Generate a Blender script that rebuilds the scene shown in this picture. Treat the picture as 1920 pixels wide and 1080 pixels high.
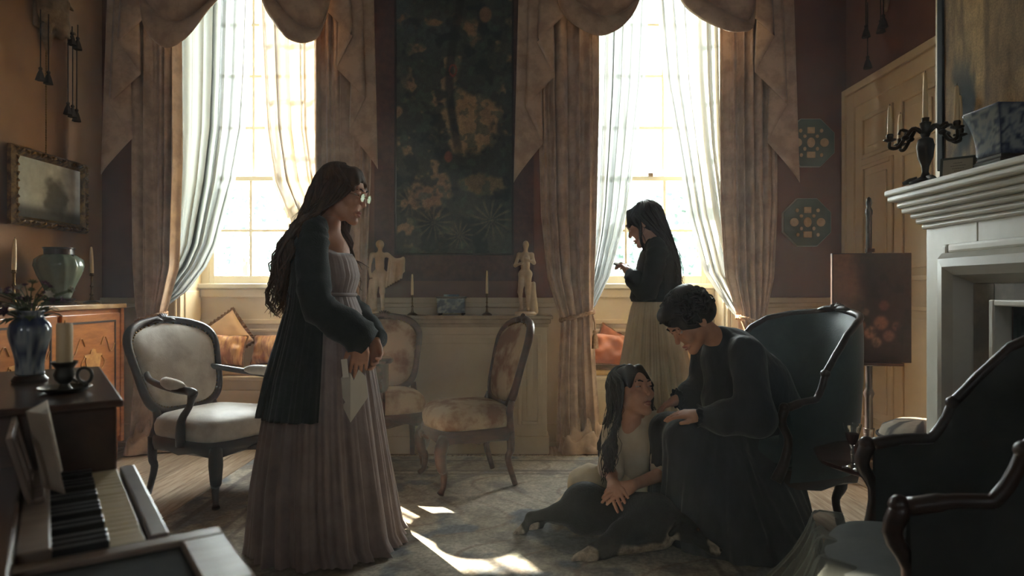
import bpy, bmesh, math, random
import numpy as np
from mathutils import Vector, Matrix, Quaternion, noise as mnoise

random.seed(7); np.random.seed(7)
SC = bpy.context.scene
COL = SC.collection
for o in list(bpy.data.objects): bpy.data.objects.remove(o)

# ------------------------------------------------------------------ camera
CAMH = 1.12; FPX = 1250.0; HORIZ = 545.0
cam = bpy.data.cameras.new('camera'); camo = bpy.data.objects.new('camera', cam); COL.objects.link(camo)
camo.location = (0, 0, CAMH); camo.rotation_euler = (math.pi/2, 0, 0)
cam.sensor_width = 36; cam.lens = FPX/1920*36; cam.shift_y = (HORIZ-540)/1920
cam.clip_start = 0.05; cam.clip_end = 200
cam.dof.use_dof = True; cam.dof.focus_distance = 3.4; cam.dof.aperture_fstop = 3.2
SC.camera = camo

# ------------------------------------------------------------------ light and exposure
SC.view_settings.view_transform = 'Standard'
SC.view_settings.look = 'None'
SC.view_settings.exposure = 2.4
SC.view_settings.gamma = 1.0
SC.view_settings.use_curve_mapping = False
SC.cycles.use_denoising = True
SC.cycles.max_bounces = 10; SC.cycles.diffuse_bounces = 5; SC.cycles.transparent_max_bounces = 24
SC.cycles.sample_clamp_indirect = 6.0
SC.cycles.caustics_reflective = False; SC.cycles.caustics_refractive = False
W = bpy.data.worlds.new('overcast_sky'); SC.world = W; W.use_nodes = True
W.node_tree.nodes['Background'].inputs[0].default_value = (0.92, 0.99, 1.02, 1)
W.node_tree.nodes['Background'].inputs[1].default_value = 7.5
sun = bpy.data.lights.new('sun', 'SUN'); sun.energy = 13.0; sun.angle = math.radians(0.9); sun.color = (1.0, 0.88, 0.70)
suno = bpy.data.objects.new('sun', sun); COL.objects.link(suno)
SUNDIR = Vector((0.62*math.cos(math.radians(30.5)), -0.785*math.cos(math.radians(30.5)), -math.sin(math.radians(30.5))))
suno.rotation_euler = SUNDIR.to_track_quat('-Z', 'Y').to_euler(); suno.location = (-4, 9, 6)
def portal(loc, direction, sx, sy):
    l = bpy.data.lights.new('window_portal', 'AREA'); l.shape = 'RECTANGLE'; l.size = sx; l.size_y = sy
    l.cycles.is_portal = True
    o = bpy.data.objects.new('window_portal', l); COL.objects.link(o); o.location = loc
    o.rotation_euler = Vector(direction).to_track_quat('-Z', 'Z').to_euler()
XL, XR, YB, YR, ZC = -2.97, 2.42, 4.83, -2.6, 4.3      # room: left, right, back wall, rear wall, ceiling
WC = (-1.87, 1.03); WHW = 0.55; WTOP = 3.72; SEATZ = 0.50; SILL = 1.18; YG = 5.2
for c in WC: portal((c, YG+0.12, 2.3), (0, -1, 0), 2*WHW, 2.9)
for c in (-1.75, 1.1): portal((c, YR-0.22, 2.2), (0, 1, 0), .56, .7)  # sky portals of the added fill openings behind the camera

# ------------------------------------------------------------------ helpers
def at(x, y, d):                                         # a point of the place from its bearing and its distance
    return Vector(((x-960)*d/FPX, d, CAMH+(HORIZ-y)*d/FPX))
def lin(c):
    return tuple(((v/255)/12.92 if v/255 <= .04045 else ((v/255+.055)/1.055)**2.4) for v in c)
def lerp(a, b, t): return a+(b-a)*t
def interp(tab, x):
    xs = [t[0] for t in tab]
    return [float(np.interp(x, xs, [t[i] for t in tab])) for i in range(1, len(tab[0]))]
def spline(pts, n):                                      # Catmull-Rom through points
    P = [Vector(p) for p in pts]; P = [2*P[0]-P[1]]+P+[2*P[-1]-P[-2]]
    out = []; m = len(P)-3
    for i in range(n):
        t = i/(n-1)*m; k = min(int(t), m-1); f = t-k
        a, b, c, d = P[k:k+4]
        out.append(0.5*((2*b)+(c-a)*f+(2*a-5*b+4*c-d)*f*f+(3*b-a-3*c+d)*f**3))
    return out
def nz(x, y=0.0, z=0.0): return mnoise.noise(Vector((x, y, z)))

class MB:
    """collects shapes; build() links them as ONE mesh object"""
    def __init__(s): s.v = []; s.f = []; s.T = Matrix.Identity(4)
    def add(s, vs, fs):
        k = len(s.v); s.v += [tuple(s.T @ Vector(p)) for p in vs]; s.f += [tuple(i+k for i in f) for f in fs]; return s
    def box(s, x0, x1, y0, y1, z0, z1, M=None):
        vs = [Vector((x, y, z)) for z in (z0, z1) for y in (y0, y1) for x in (x0, x1)]
        if M is not None: vs = [M @ p for p in vs]
        return s.add(vs, [(0,2,3,1),(4,5,7,6),(0,1,5,4),(2,6,7,3),(0,4,6,2),(1,3,7,5)])
    def loft(s, rings, closed=True, cap=True):
        n = len(rings[0]); vs = [p for r in rings for p in r]; fs = []
        for j in range(len(rings)-1):
            for i in range(n if closed else n-1):
                a = j*n+i; b = j*n+(i+1) % n; fs.append((a, b, b+n, a+n))
        if cap and closed:
            fs.append(tuple(range(n-1, -1, -1))); fs.append(tuple((len(rings)-1)*n+i for i in range(n)))
        return s.add(vs, fs)
    def tube(s, path, r, n=8, cap=True, sq=1.0, up=None, closed=False):
        P = [Vector(p) for p in path]; m = len(P); R = r if hasattr(r, '__len__') else [r]*m
        rings = []; N = None
        for i in range(m):
            if closed: t = (P[(i+1) % m]-P[i-1])
            else: t = P[min(i+1, m-1)]-P[max(i-1, 0)]
            t = t.normalized() if t.length > 1e-9 else Vector((0, 0, 1))
            if N is None:
                N = Vector(up) if up is not None else (Vector((0, 0, 1)) if abs(t.z) < .9 else Vector((1, 0, 0)))
            elif up is not None: N = Vector(up)
            N = (N-t*N.dot(t)); N = N.normalized() if N.length > 1e-6 else t.orthogonal().normalized()
            B = t.cross(N)
            rings.append([P[i]+(N*math.cos(a)+B*math.sin(a)*sq)*R[i] for a in [2*math.pi*k/n for k in range(n)]])
        if closed: rings.append(rings[0]); return s.loft(rings, True, False)
        return s.loft(rings, True, cap)
    def lathe(s, prof, n=24, c=(0, 0, 0), mod=None, cap=True):
        rings = []
        for j, (r, z) in enumerate(prof):
            rings.append([Vector((c[0]+r*(mod(a, z, r) if mod else 1)*math.cos(a), c[1]+r*(mod(a, z, r) if mod else 1)*math.sin(a), c[2]+z)) for a in [2*math.pi*k/n for k in range(n)]])
        return s.loft(rings, True, cap)
    def grid(s, f, nu, nv, cu=False):
        vs = []; fs = []
        for j in range(nv):
            for i in range(nu):
                vs.append(Vector(f(i/(nu if cu else nu-1), j/(nv-1))))
        for j in range(nv-1):
            for i in range(nu if cu else nu-1):
                a = j*nu+i; b = j*nu+(i+1) % nu; fs.append((a, b, b+nu, a+nu))
        return s.add(vs, fs)
    def prism(s, poly, h, M):                              # poly in local xy, extruded along local z by h
        n = len(poly); vs = [M @ Vector((p[0], p[1], 0)) for p in poly]+[M @ Vector((p[0], p[1], h)) for p in poly]
        return s.add(vs, [tuple(range(n-1, -1, -1)), tuple(range(n, 2*n))]+[(i, (i+1) % n, (i+1) % n+n, i+n) for i in range(n)])
    def ball(s, c, r, n=10, m=7):
        r = r if hasattr(r, '__len__') else (r, r, r)
        return s.add(*ball_data(c, r, n, m))
    def mesh(s, name, smooth=True, angle=40):
        me = bpy.data.meshes.new(name); me.from_pydata(s.v, [], s.f); me.validate()
        bm = bmesh.new(); bm.from_mesh(me); bmesh.ops.recalc_face_normals(bm, faces=bm.faces); bm.to_mesh(me); bm.free()
        if smooth:
            me.shade_smooth()
            if angle < 180: me.set_sharp_from_angle(angle=math.radians(angle))
        return me
    def build(s, name, m, parent=None, smooth=True, angle=40, bevel=0, solid=0, sub=0, kind=None, label=None):
        o = bpy.data.objects.new(name, s.mesh(name, smooth, angle)); COL.objects.link(o)
        o.data.materials.append(m)
        if parent is not None: o.parent = parent
        if bevel:
            b = o.modifiers.new('bevel', 'BEVEL'); b.width = bevel; b.segments = 2; b.limit_method = 'ANGLE'; b.angle_limit = math.radians(35)
        if solid:
            b = o.modifiers.new('solid', 'SOLIDIFY'); b.thickness = solid; b.offset = 0
        if sub:
            b = o.modifiers.new('sub', 'SUBSURF'); b.levels = sub; b.render_levels = sub
        if kind: o['kind'] = kind
        if label: o['label'] = label
        return o
def ball_data(c, r, n, m):
    vs = [Vector((c[0], c[1], c[2]-r[2]))]; fs = []
    for j in range(1, m):
        p = -math.pi/2+math.pi*j/m
        for i in range(n):
            a = 2*math.pi*i/n
            vs.append(Vector((c[0]+r[0]*math.cos(p)*math.cos(a), c[1]+r[1]*math.cos(p)*math.sin(a), c[2]+r[2]*math.sin(p))))
    vs.append(Vector((c[0], c[1], c[2]+r[2]))); k = len(vs)-1
    for i in range(n): fs.append((0, 1+(i+1) % n, 1+i)); fs.append((k, k-n+i, k-n+(i+1) % n))
    for j in range(m-2):
        for i in range(n):
            a = 1+j*n+i; b = 1+j*n+(i+1) % n; fs.append((a, b, b+n, a+n))
    return vs, fs
def tag(o, label, cat, group=None):
    o['label'] = label; o['category'] = cat
    if group: o['group'] = group
    return o
def thing(name, label, cat, loc=(0, 0, 0), rz=0.0, group=None):
    o = bpy.data.objects.new(name, None); COL.objects.link(o); o.location = loc; o.rotation_euler = (0, 0, rz)
    o.empty_display_size = .05
    return tag(o, label, cat, group)
def struct(o): o['kind'] = 'structure'; return o

# -------------------------------------------------- implicit surfaces: one continuous skin grown over a skeleton
def rc(a, ra, b, rb, k=None, neg=False): return ('rc', np.array(a, float), ra, np.array(b, float), rb, k, neg)
def el(c, r, R=None, k=None, neg=False):
    return ('el', np.array(c, float), np.array(r, float), np.array(R, float) if R is not None else None, None, k, neg)
def xf(prims, M):                                          # move primitives by a rigid 4x4
    out = []; R = np.array(M.to_3x3())
    for p in prims:
        f = lambda v: np.array(M @ Vector(v))
        if p[0] == 'rc': out.append(('rc', f(p[1]), p[2], f(p[3]), p[4], p[5], p[6]))
        else: out.append(('el', f(p[1]), p[2], R @ (p[3] if p[3] is not None else np.eye(3)), None, p[5], p[6]))
    return out
def sdf_mesh(prims, res=0.006, k=0.02):
    lo = np.full(3, 1e9); hi = -lo
    def bb(p):
        if p[0] == 'rc':
            return np.minimum(p[1]-p[2], p[3]-p[4]), np.maximum(p[1]+p[2], p[3]+p[4])
        r = p[2] if p[3] is None else np.abs(p[3]) @ p[2]
        return p[1]-r, p[1]+r
    for p in prims:
        if p[6]: continue
        a, b = bb(p); lo = np.minimum(lo, a); hi = np.maximum(hi, b)
    lo -= 3*res+.3*k; hi += 3*res+.3*k
    n = np.ceil((hi-lo)/res).astype(int)+1
    F = np.full(n, 1.0, np.float32)
    ax = [lo[i]+res*np.arange(n[i]) for i in range(3)]
    for p in prims:
        kk = p[5] if p[5] is not None else k
        a, b = bb(p); i0 = np.clip(((a-kk-2*res-lo)/res).astype(int), 0, n); i1 = np.clip(((b+kk+2*res-lo)/res).astype(int)+2, 0, n)
        if (i1 <= i0).any(): continue
        X, Y, Z = np.meshgrid(ax[0][i0[0]:i1[0]], ax[1][i0[1]:i1[1]], ax[2][i0[2]:i1[2]], indexing='ij')
        if p[0] == 'rc':
            d = p[3]-p[1]; L = max(d.dot(d), 1e-9)
            t = np.clip(((X-p[1][0])*d[0]+(Y-p[1][1])*d[1]+(Z-p[1][2])*d[2])/L, 0, 1)
            D = np.sqrt((X-p[1][0]-t*d[0])**2+(Y-p[1][1]-t*d[1])**2+(Z-p[1][2]-t*d[2])**2)-(p[2]+(p[4]-p[2])*t)
        else:
            q = np.stack([X-p[1][0], Y-p[1][1], Z-p[1][2]], -1)
            if p[3] is not None: q = q @ p[3]
            k0 = np.sqrt(((q/p[2])**2).sum(-1)); k1 = np.sqrt(((q/p[2]**2)**2).sum(-1))+1e-9
            D = k0*(k0-1)/k1
        sl = tuple(slice(i0[i], i1[i]) for i in range(3)); A = F[sl]
        if p[6]:
            h = np.clip(.5-.5*(A+D)/kk, 0, 1); F[sl] = A*(1-h)-D*h+kk*h*(1-h)
        else:
            h = np.clip(.5+.5*(D-A)/kk, 0, 1); F[sl] = D*(1-h)+A*h-kk*h*(1-h)
    S = F < 0
    c = [S[dx:n[0]-1+dx, dy:n[1]-1+dy, dz:n[2]-1+dz] for dx in (0, 1) for dy in (0, 1) for dz in (0, 1)]
    anyc = c[0].copy(); allc = c[0].copy()
    for q in c[1:]: anyc |= q; allc &= q
    cell = anyc & ~allc
    idx = np.argwhere(cell); ids = np.full(cell.shape, -1, np.int64); ids[tuple(idx.T)] = np.arange(len(idx))
    acc = np.zeros((len(idx), 3)); cnt = np.zeros(len(idx))
    offs = [(0,0,0),(1,0,0),(0,1,0),(0,0,1),(1,1,0),(1,0,1),(0,1,1),(1,1,1)]
    for a in range(8):
        for b in range(a+1, 8):
            oa, ob = np.array(offs[a]), np.array(offs[b])
            if np.abs(oa-ob).sum() != 1: continue
            va = F[tuple((idx+oa).T)]; vb = F[tuple((idx+ob).T)]; m = (va < 0) != (vb < 0)
            t = np.where(m, va/np.where(va-vb == 0, 1, va-vb), 0)
            acc[m] += (oa+(ob-oa)*t[:, None])[m]; cnt[m] += 1
    V = (idx+acc/np.maximum(cnt, 1)[:, None])*res+lo
    faces = []
    for d in range(3):
        e = [0, 0, 0]; e[d] = 1
        A = S[tuple(slice(1 if i != d else 0, n[i]-1) for i in range(3))]
        B = S[tuple(slice(1 if i != d else 1, n[i]-1 if i != d else n[i]) for i in range(3))]
        # trim to common cell range
        sh = np.minimum(A.shape, B.shape); A = A[:sh[0], :sh[1], :sh[2]]; B = B[:sh[0], :sh[1], :sh[2]]
        w = np.argwhere(A != B); base = w+np.array([1 if i != d else 0 for i in range(3)])
        u, v = [(1, 2), (2, 0), (0, 1)][d]
        eu = np.zeros(3, int); eu[u] = 1; ev = np.zeros(3, int); ev[v] = 1
        q = np.stack([ids[tuple((base-eu-ev).T)], ids[tuple((base-ev).T)], ids[tuple(base.T)], ids[tuple((base-eu).T)]], 1)
        flip = ~A[tuple(w.T)]; q[flip] = q[flip][:, ::-1]
        faces.append(q)
    return V, np.concatenate(faces)
def vnormals(V, Fc):
    a = V[Fc[:, 2]]-V[Fc[:, 0]]; b = V[Fc[:, 3]]-V[Fc[:, 1]]; fn = np.cross(a, b); N = np.zeros_like(V)
    for i in range(4): np.add.at(N, Fc[:, i], fn)
    return N/(np.linalg.norm(N, axis=1)[:, None]+1e-12)
def laplace(V, Fc, it=2, w=.5):
    for _ in range(it):
        S = np.zeros_like(V); C = np.zeros(len(V))
        for i in range(4):
            np.add.at(S, Fc[:, i], V[Fc[:, (i+1) % 4]]); np.add.at(C, Fc[:, i], 1)
            np.add.at(S, Fc[:, i], V[Fc[:, (i+3) % 4]]); np.add.at(C, Fc[:, i], 1)
        V = V*(1-w)+w*S/C[:, None]
    return V
def skin(name, groups, m, parent=None, fold=None, smooth=2, colour=None):
    """groups: [(prims, res, k)]; fold(V,N)->offset along the normal; colour(V)->rgb per vertex"""
    Vs = []; Fs = []; k0 = 0
    for prims, res, k in groups:
        V, Fc = sdf_mesh(prims, res, k); V = laplace(V, Fc, smooth)
        Vs.append(V); Fs.append(Fc+k0); k0 += len(V)
    V = np.concatenate(Vs); Fc = np.concatenate(Fs)
    if fold is not None:
        N = vnormals(V, Fc); V = V+N*fold(V, N)[:, None]
    me = bpy.data.meshes.new(name); me.from_pydata(V.tolist(), [], Fc.tolist()); me.shade_smooth()
    if colour is not None:
        ca = me.color_attributes.new('paint', 'FLOAT_COLOR', 'POINT'); C = np.ones((len(V), 4), np.float32); C[:, :3] = colour(V)
        ca.data.foreach_set('color', C.ravel())
    o = bpy.data.objects.new(name, me); COL.objects.link(o); me.materials.append(m)
    if parent is not None: o.parent = parent
    return o

# ------------------------------------------------------------------ materials
MATS = {}
def mat(name, c, c2=None, rough=.6, metal=0.0, scale=8.0, mix=(.35, .65), bump=0.0, bscale=None, stretch=(1, 1, 1), sheen=0.0, coat=0.0, spec=.5, trans=0.0, ior=1.45, emit=None, rnd=0.0, wave=None, detail=6, attr=None, mottled=None):
    if name in MATS: return MATS[name]
    m = bpy.data.materials.new(name); m.use_nodes = True; nt = m.node_tree; N = nt.nodes; L = nt.links
    b = N['Principled BSDF']; b.inputs['Roughness'].default_value = rough; b.inputs['Metallic'].default_value = metal
    b.inputs['Specular IOR Level'].default_value = spec; b.inputs['IOR'].default_value = ior
    b.inputs['Sheen Weight'].default_value = sheen; b.inputs['Sheen Roughness'].default_value = .4
    b.inputs['Coat Weight'].default_value = coat; b.inputs['Coat Roughness'].default_value = .15
    b.inputs['Transmission Weight'].default_value = trans
    cl = (*lin(c), 1); b.inputs['Base Color'].default_value = cl
    tc = N.new('ShaderNodeTexCoord'); mp = N.new('ShaderNodeMapping'); L.new(tc.outputs['Object'], mp.inputs[0]); mp.inputs['Scale'].default_value = stretch
    no = N.new('ShaderNodeTexNoise'); no.inputs['Scale'].default_value = scale; no.inputs['Detail'].default_value = detail; no.inputs['Roughness'].default_value = .6; L.new(mp.outputs[0], no.inputs[0])
    col = None
    if c2 is not None or attr:
        r = N.new('ShaderNodeValToRGB'); r.color_ramp.elements[0].position = mix[0]; r.color_ramp.elements[1].position = mix[1]
        r.color_ramp.elements[0].color = cl; r.color_ramp.elements[1].color = (*lin(c2 or c), 1); L.new(no.outputs[0], r.inputs[0]); col = r.outputs[0]
    if attr:
        a = N.new('ShaderNodeAttribute'); a.attribute_name = attr
        mx = N.new('ShaderNodeMix'); mx.data_type = 'RGBA'; mx.blend_type = 'MULTIPLY'; mx.inputs[0].default_value = 1.0
        L.new(a.outputs['Color'], mx.inputs[6]); L.new(col, mx.inputs[7]); col = mx.outputs[2]
    if rnd:
        oi = N.new('ShaderNodeObjectInfo'); hs = N.new('ShaderNodeHueSaturation')
        ma = N.new('ShaderNodeMapRange'); L.new(oi.outputs['Random'], ma.inputs[0]); ma.inputs[3].default_value = 1-rnd; ma.inputs[4].default_value = 1+rnd
        L.new(ma.outputs[0], hs.inputs['Value'])
        if col is not None: L.new(col, hs.inputs['Color'])
        else: hs.inputs['Color'].default_value = cl
        col = hs.outputs[0]
    if col is not None: L.new(col, b.inputs['Base Color'])
    if bump:
        bn = N.new('ShaderNodeBump'); bn.inputs['Strength'].default_value = min(1, bump); bn.inputs['Distance'].default_value = .01
        n2 = N.new('ShaderNodeTexNoise'); n2.inputs['Scale'].default_value = bscale or scale*6; n2.inputs['Detail'].default_value = 4; L.new(mp.outputs[0], n2.inputs[0])
        L.new(n2.outputs[0], bn.inputs['Height']); L.new(bn.outputs[0], b.inputs['Normal'])
    if emit: b.inputs['Emission Color'].default_value = (*lin(c), 1); b.inputs['Emission Strength'].default_value = emit
    MATS[name] = m; return m
def sheer_mat(name, c, clear, tr):
    m = bpy.data.materials.new(name); m.use_nodes = True; nt = m.node_tree; N = nt.nodes; L = nt.links
    for n in list(N): N.remove(n)
    out = N.new('ShaderNodeOutputMaterial'); d = N.new('ShaderNodeBsdfDiffuse'); t = N.new('ShaderNodeBsdfTranslucent'); x = N.new('ShaderNodeBsdfTransparent')
    for q in (d, t): q.inputs[0].default_value = (*lin(c), 1)
    a = N.new('ShaderNodeMixShader'); a.inputs[0].default_value = tr; L.new(d.outputs[0], a.inputs[1]); L.new(t.outputs[0], a.inputs[2])
    # a fine weave: denser where the cloth turns edge-on
    lw = N.new('ShaderNodeLayerWeight'); lw.inputs[0].default_value = .35
    mr = N.new('ShaderNodeMapRange'); L.new(lw.outputs['Facing'], mr.inputs[0]); mr.inputs[3].default_value = clear; mr.inputs[4].default_value = clear*.15
    b = N.new('ShaderNodeMixShader'); L.new(mr.outputs[0], b.inputs[0]); L.new(a.outputs[0], b.inputs[1]); L.new(x.outputs[0], b.inputs[2])
    L.new(b.outputs[0], out.inputs[0]); return m
def glass_mat(name, c=(255, 255, 255), ior=1.45):
    """thin clear glass that light and shadow rays pass"""
    m = bpy.data.materials.new(name); m.use_nodes = True; nt = m.node_tree; N = nt.nodes; L = nt.links
    for n in list(N): N.remove(n)
    out = N.new('ShaderNodeOutputMaterial'); x = N.new('ShaderNodeBsdfTransparent'); g = N.new('ShaderNodeBsdfGlossy'); g.inputs['Roughness'].default_value = .03
    x.inputs[0].default_value = (*lin(c), 1)
    lw = N.new('ShaderNodeLayerWeight'); lw.inputs[0].default_value = .5; pw_ = N.new('ShaderNodeMath'); pw_.operation = 'POWER'; L.new(lw.outputs['Facing'], pw_.inputs[0]); pw_.inputs[1].default_value = 5
    f = N.new('ShaderNodeMath'); f.operation = 'MULTIPLY_ADD'; L.new(pw_.outputs[0], f.inputs[0]); r0 = ((ior-1)/(ior+1))**2; f.inputs[1].default_value = 1-r0; f.inputs[2].default_value = r0
    a = N.new('ShaderNodeMixShader'); L.new(f.outputs[0], a.inputs[0]); L.new(x.outputs[0], a.inputs[1]); L.new(g.outputs[0], a.inputs[2]); L.new(a.outputs[0], out.inputs[0]); return m

wall_m = mat('terracotta_paint', (122, 76, 58), (108, 66, 51), rough=.75, scale=2.5, bump=.08, bscale=60)
wallL_m = mat('ochre_paint', (164, 126, 94), (150, 114, 84), rough=.75, scale=2.5, bump=.08, bscale=60)
cream_m = mat('cream_paint', (214, 196, 164), (204, 184, 150), rough=.45, scale=4, bump=.05, bscale=40)
door_m = mat('door_paint', (212, 186, 148), (202, 174, 136), rough=.45, scale=4, bump=.05, bscale=40)
white_m = mat('white_woodwork', (226, 220, 200), (216, 208, 186), rough=.4, scale=4)
mantel_m = mat('mantel_paint', (206, 203, 190), (192, 188, 174), rough=.4, scale=5)
ceil_m = mat('ceiling_plaster', (205, 195, 178), (198, 186, 168), rough=.85, scale=3)
oak_m = mat('oak_boards', (188, 168, 146), (146, 124, 104), rough=.24, scale=5, stretch=(9, .7, 1), bump=.12, bscale=14, rnd=.16, spec=.5)
dark_m = mat('hearth_black', (26, 24, 22), (36, 32, 29), rough=.85, scale=10)
# ================================================================== the room
def wall_with_holes(axis, p0, p1, a0, a1, z0, z1, holes):
    """axis 'y': a wall across x at y in p0..p1; holes (a0,a1,z0,z1)"""
    b = MB(); cur = a0
    def bx(u0, u1, w0, w1):
        if u1-u0 < 1e-4 or w1-w0 < 1e-4: return
        if axis == 'y': b.box(u0, u1, p0, p1, w0, w1)
        else: b.box(p0, p1, u0, u1, w0, w1)
    for (h0, h1, k0, k1) in sorted(holes):
        bx(cur, h0, z0, z1); bx(h0, h1, z0, k0); bx(h0, h1, k1, z1); cur = h1
    bx(cur, a1, z0, z1); return b
struct(wall_with_holes('y', YB, YB+.5, XL-.25, XR+.25, 0, ZC, [(c-WHW, c+WHW, 0, WTOP) for c in WC]).build('wall_back', wall_m, smooth=False))
struct(MB().box(XL-.25, XL, YR-.25, YB+.5, 0, ZC).build('wall_left', wallL_m, smooth=False))
struct(MB().box(XR, XR+.25, YR-.25, YB+.5, 0, ZC).build('wall_right', wall_m, smooth=False))
struct(wall_with_holes('y', YR-.25, YR, XL-.25, XR+.25, 0, ZC, [(c-.25, c+.25, 1.9, 2.5) for c in (-1.75, 1.1)]).build('wall_rear', wall_m, smooth=False))  # unseen rear openings, added and sized as front fill
struct(MB().box(XL-.25, XR+.25, YR-.25, YB+.5, ZC, ZC+.2).build('ceiling', ceil_m, smooth=False))
floor = struct(MB().box(XL-.25, XR+.25, YR-.25, YB+.5, -.2, -.02).build('floor', dark_m, smooth=False))
# oak boards, each its own piece
BW = .178; x = XL; i = 0; bcache = {}
while x < XR-.01:
    w = min(BW, XR-x)-.003
    j = [YR, -.2+random.uniform(-.6, .6), 2.6+random.uniform(-1.4, 1.2), YB+.48]
    for k in range(3):
        L_ = j[k+1]-j[k]-.003
        o = MB().box(x, x+w, j[k], j[k]+L_, -.02, random.uniform(-.0012, 0)).build('floor_board', oak_m, floor, smooth=False, bevel=.002)
    x += BW; i += 1

# ---- sash windows in their panelled bays
glass_m = glass_mat('window_glass', (250, 252, 250))
def sash_window(n, c):
    w = struct(MB().box(c-WHW, c-.47, YG-.05, YG+.09, SILL-.03, WTOP).box(c+.47, c+WHW, YG-.05, YG+.09, SILL-.03, WTOP)
               .box(c-.47, c+.47, YG-.05, YG+.09, 3.61, WTOP).build('window_%d' % n, white_m, smooth=False, bevel=.006))
    MB().box(c-WHW, c+WHW, YG-.11, YG+.1, SILL-.045, SILL-.005).build('window_sill', white_m, w, smooth=False, bevel=.01)
    zs = [SILL+.0, 1.585, 1.99, 2.393, 2.797, 3.2, 3.61]; xs = [c-.47, c-.15, c+.15, c+.47]
    for nm, z0, z1, yy in (('lower_sash', SILL-.005, 2.005, YG-.03), ('upper_sash', 1.975, 3.62, YG+.025)):
        s = MB()
        s.box(c-.47, c-.43, yy-.02, yy+.02, z0, z1).box(c+.43, c+.47, yy-.02, yy+.02, z0, z1)
        s.box(c-.43, c+.43, yy-.02, yy+.02, z0, z0+(.06 if nm[0] == 'l' else .035)).box(c-.43, c+.43, yy-.02, yy+.02, z1-.035, z1)
        so = s.build(nm, white_m, w, smooth=False, bevel=.004)
        for xx in xs[1:3]: MB().box(xx-.011, xx+.011, yy-.016, yy+.016, z0+.03, z1-.03).build('glazing_bar', white_m, so, smooth=False, bevel=.003)
        for zz in zs:
            if z0+.08 < zz < z1-.08: MB().box(c-.43, c+.43, yy-.015, yy+.015, zz-.011, zz+.011).build('glazing_bar', white_m, so, smooth=False, bevel=.003)
        rows = [z0]+[z for z in zs if z0+.08 < z < z1-.08]+[z1]
        for k in range(len(rows)-1):
            for q in range(3):
                MB().box(xs[q]+.01, xs[q+1]-.01, yy-.002, yy+.002, rows[k]+.012, rows[k+1]-.012).build('pane', glass_m, so, smooth=False)
    if n: MB().box(c+.02, c+.06, YG-.062, YG-.03, 2.0, 2.03).build('sash_latch', mat('brass', (150, 118, 66), (110, 84, 44), rough=.35, metal=1, scale=20), w, bevel=.004)
    # bay lining: reveals, soffit, apron below the sill
    b = MB()
    for s in (-1, 1):
        x0, x1 = sorted((c+s*WHW, c+s*(WHW-.02))); b.box(x0, x1, YB-.005, YG-.05, 0, WTOP)
    b.box(c-WHW, c+WHW, YB-.005, YG-.05, WTOP-.02, WTOP)
    l = struct(b.build('trim_%d' % n, cream_m, smooth=False, bevel=.003))
    ap = MB().box(c-WHW+.02, c+WHW-.02, YG-.055, YG+.09, SEATZ, SILL-.045).build('apron_panel', cream_m, l, smooth=False)
    MB().box(c-WHW+.02, c+WHW-.02, YG-.085, YG-.054, SILL-.115, SILL-.046).build('apron_moulding', cream_m, l, smooth=False, bevel=.01)
    MB().box(c-WHW+.02, c+WHW-.02, YG-.075, YG-.054, .86, .90).build('apron_moulding', cream_m, l, smooth=False, bevel=.008)
    MB().box(c-WHW+.02, c+WHW-.02, YG-.07, YG-.054, .80, .825).build('apron_moulding', cream_m, l, smooth=False, bevel=.006)
    for s in (-1, 1):                                       # raised panels of the shutter cases
        for (z0, z1) in ((.62, 1.12), (1.22, 2.3), (2.4, 3.5)):
            x0, x1 = sorted((c+s*(WHW-.02), c+s*(WHW-.032))); MB().box(x0, x1, YB+.05, YG-.1, z0, z1).build('shutter_panel', cream_m, l, smooth=False, bevel=.008)
    # the seat box closing the bay
    st = struct(MB().box(c-WHW+.021, c+WHW-.021, YB+.02, YG-.056, 0, SEATZ-.03).build('trim_%d' % (n+2), cream_m, smooth=False))
    MB().box(c-WHW+.021, c+WHW-.021, YB-.02, YG-.056, SEATZ-.03, SEATZ).build('seat_board', cream_m, st, smooth=False, bevel=.008)
    MB().box(c-WHW+.1, c+WHW-.1, YB+.005, YB+.02, .12, SEATZ-.1).build('seat_panel', cream_m, st, smooth=False, bevel=.008)
    # architrave round the bay
    a = MB()
    for s in (-1, 1):
        x0, x1 = sorted((c+s*WHW, c+s*(WHW+.11))); a.box(x0, x1, YB-.03, YB, 0, WTOP+.11)
    a.box(c-WHW, c+WHW, YB-.03, YB, WTOP, WTOP+.11)
    struct(a.build('trim_%d' % (n+4), cream_m, smooth=False, bevel=.012))
sash_window(1, WC[0]); sash_window(2, WC[1])
def fill_window(n, lo, hi):
    b = MB(); d = [hi[i]-lo[i] for i in range(3)]; ax = 0 if d[0] > d[1] else 1
    def bar(u0, u1, z0, z1):
        if ax == 0: b.box(u0, u1, lo[1]+.08, lo[1]+.13, z0, z1)
        else: b.box(lo[0]+.08, lo[0]+.13, u0, u1, z0, z1)
    for k in range(4): u = lo[ax]+d[ax]*k/3; bar(u-.02, u+.02, lo[2], hi[2])
    for k in range(7): z = lo[2]+d[2]*k/6; bar(lo[ax], hi[ax], z-.02, z+.02)
    struct(b.build('window_%d' % n, white_m, smooth=False))
for k, c in enumerate((-1.75, 1.1)): fill_window(3+k, (c-.25, YR-.25, 1.9), (c+.25, YR, 2.5))  # made-up windows behind the camera, letting in sky as fill light

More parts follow.
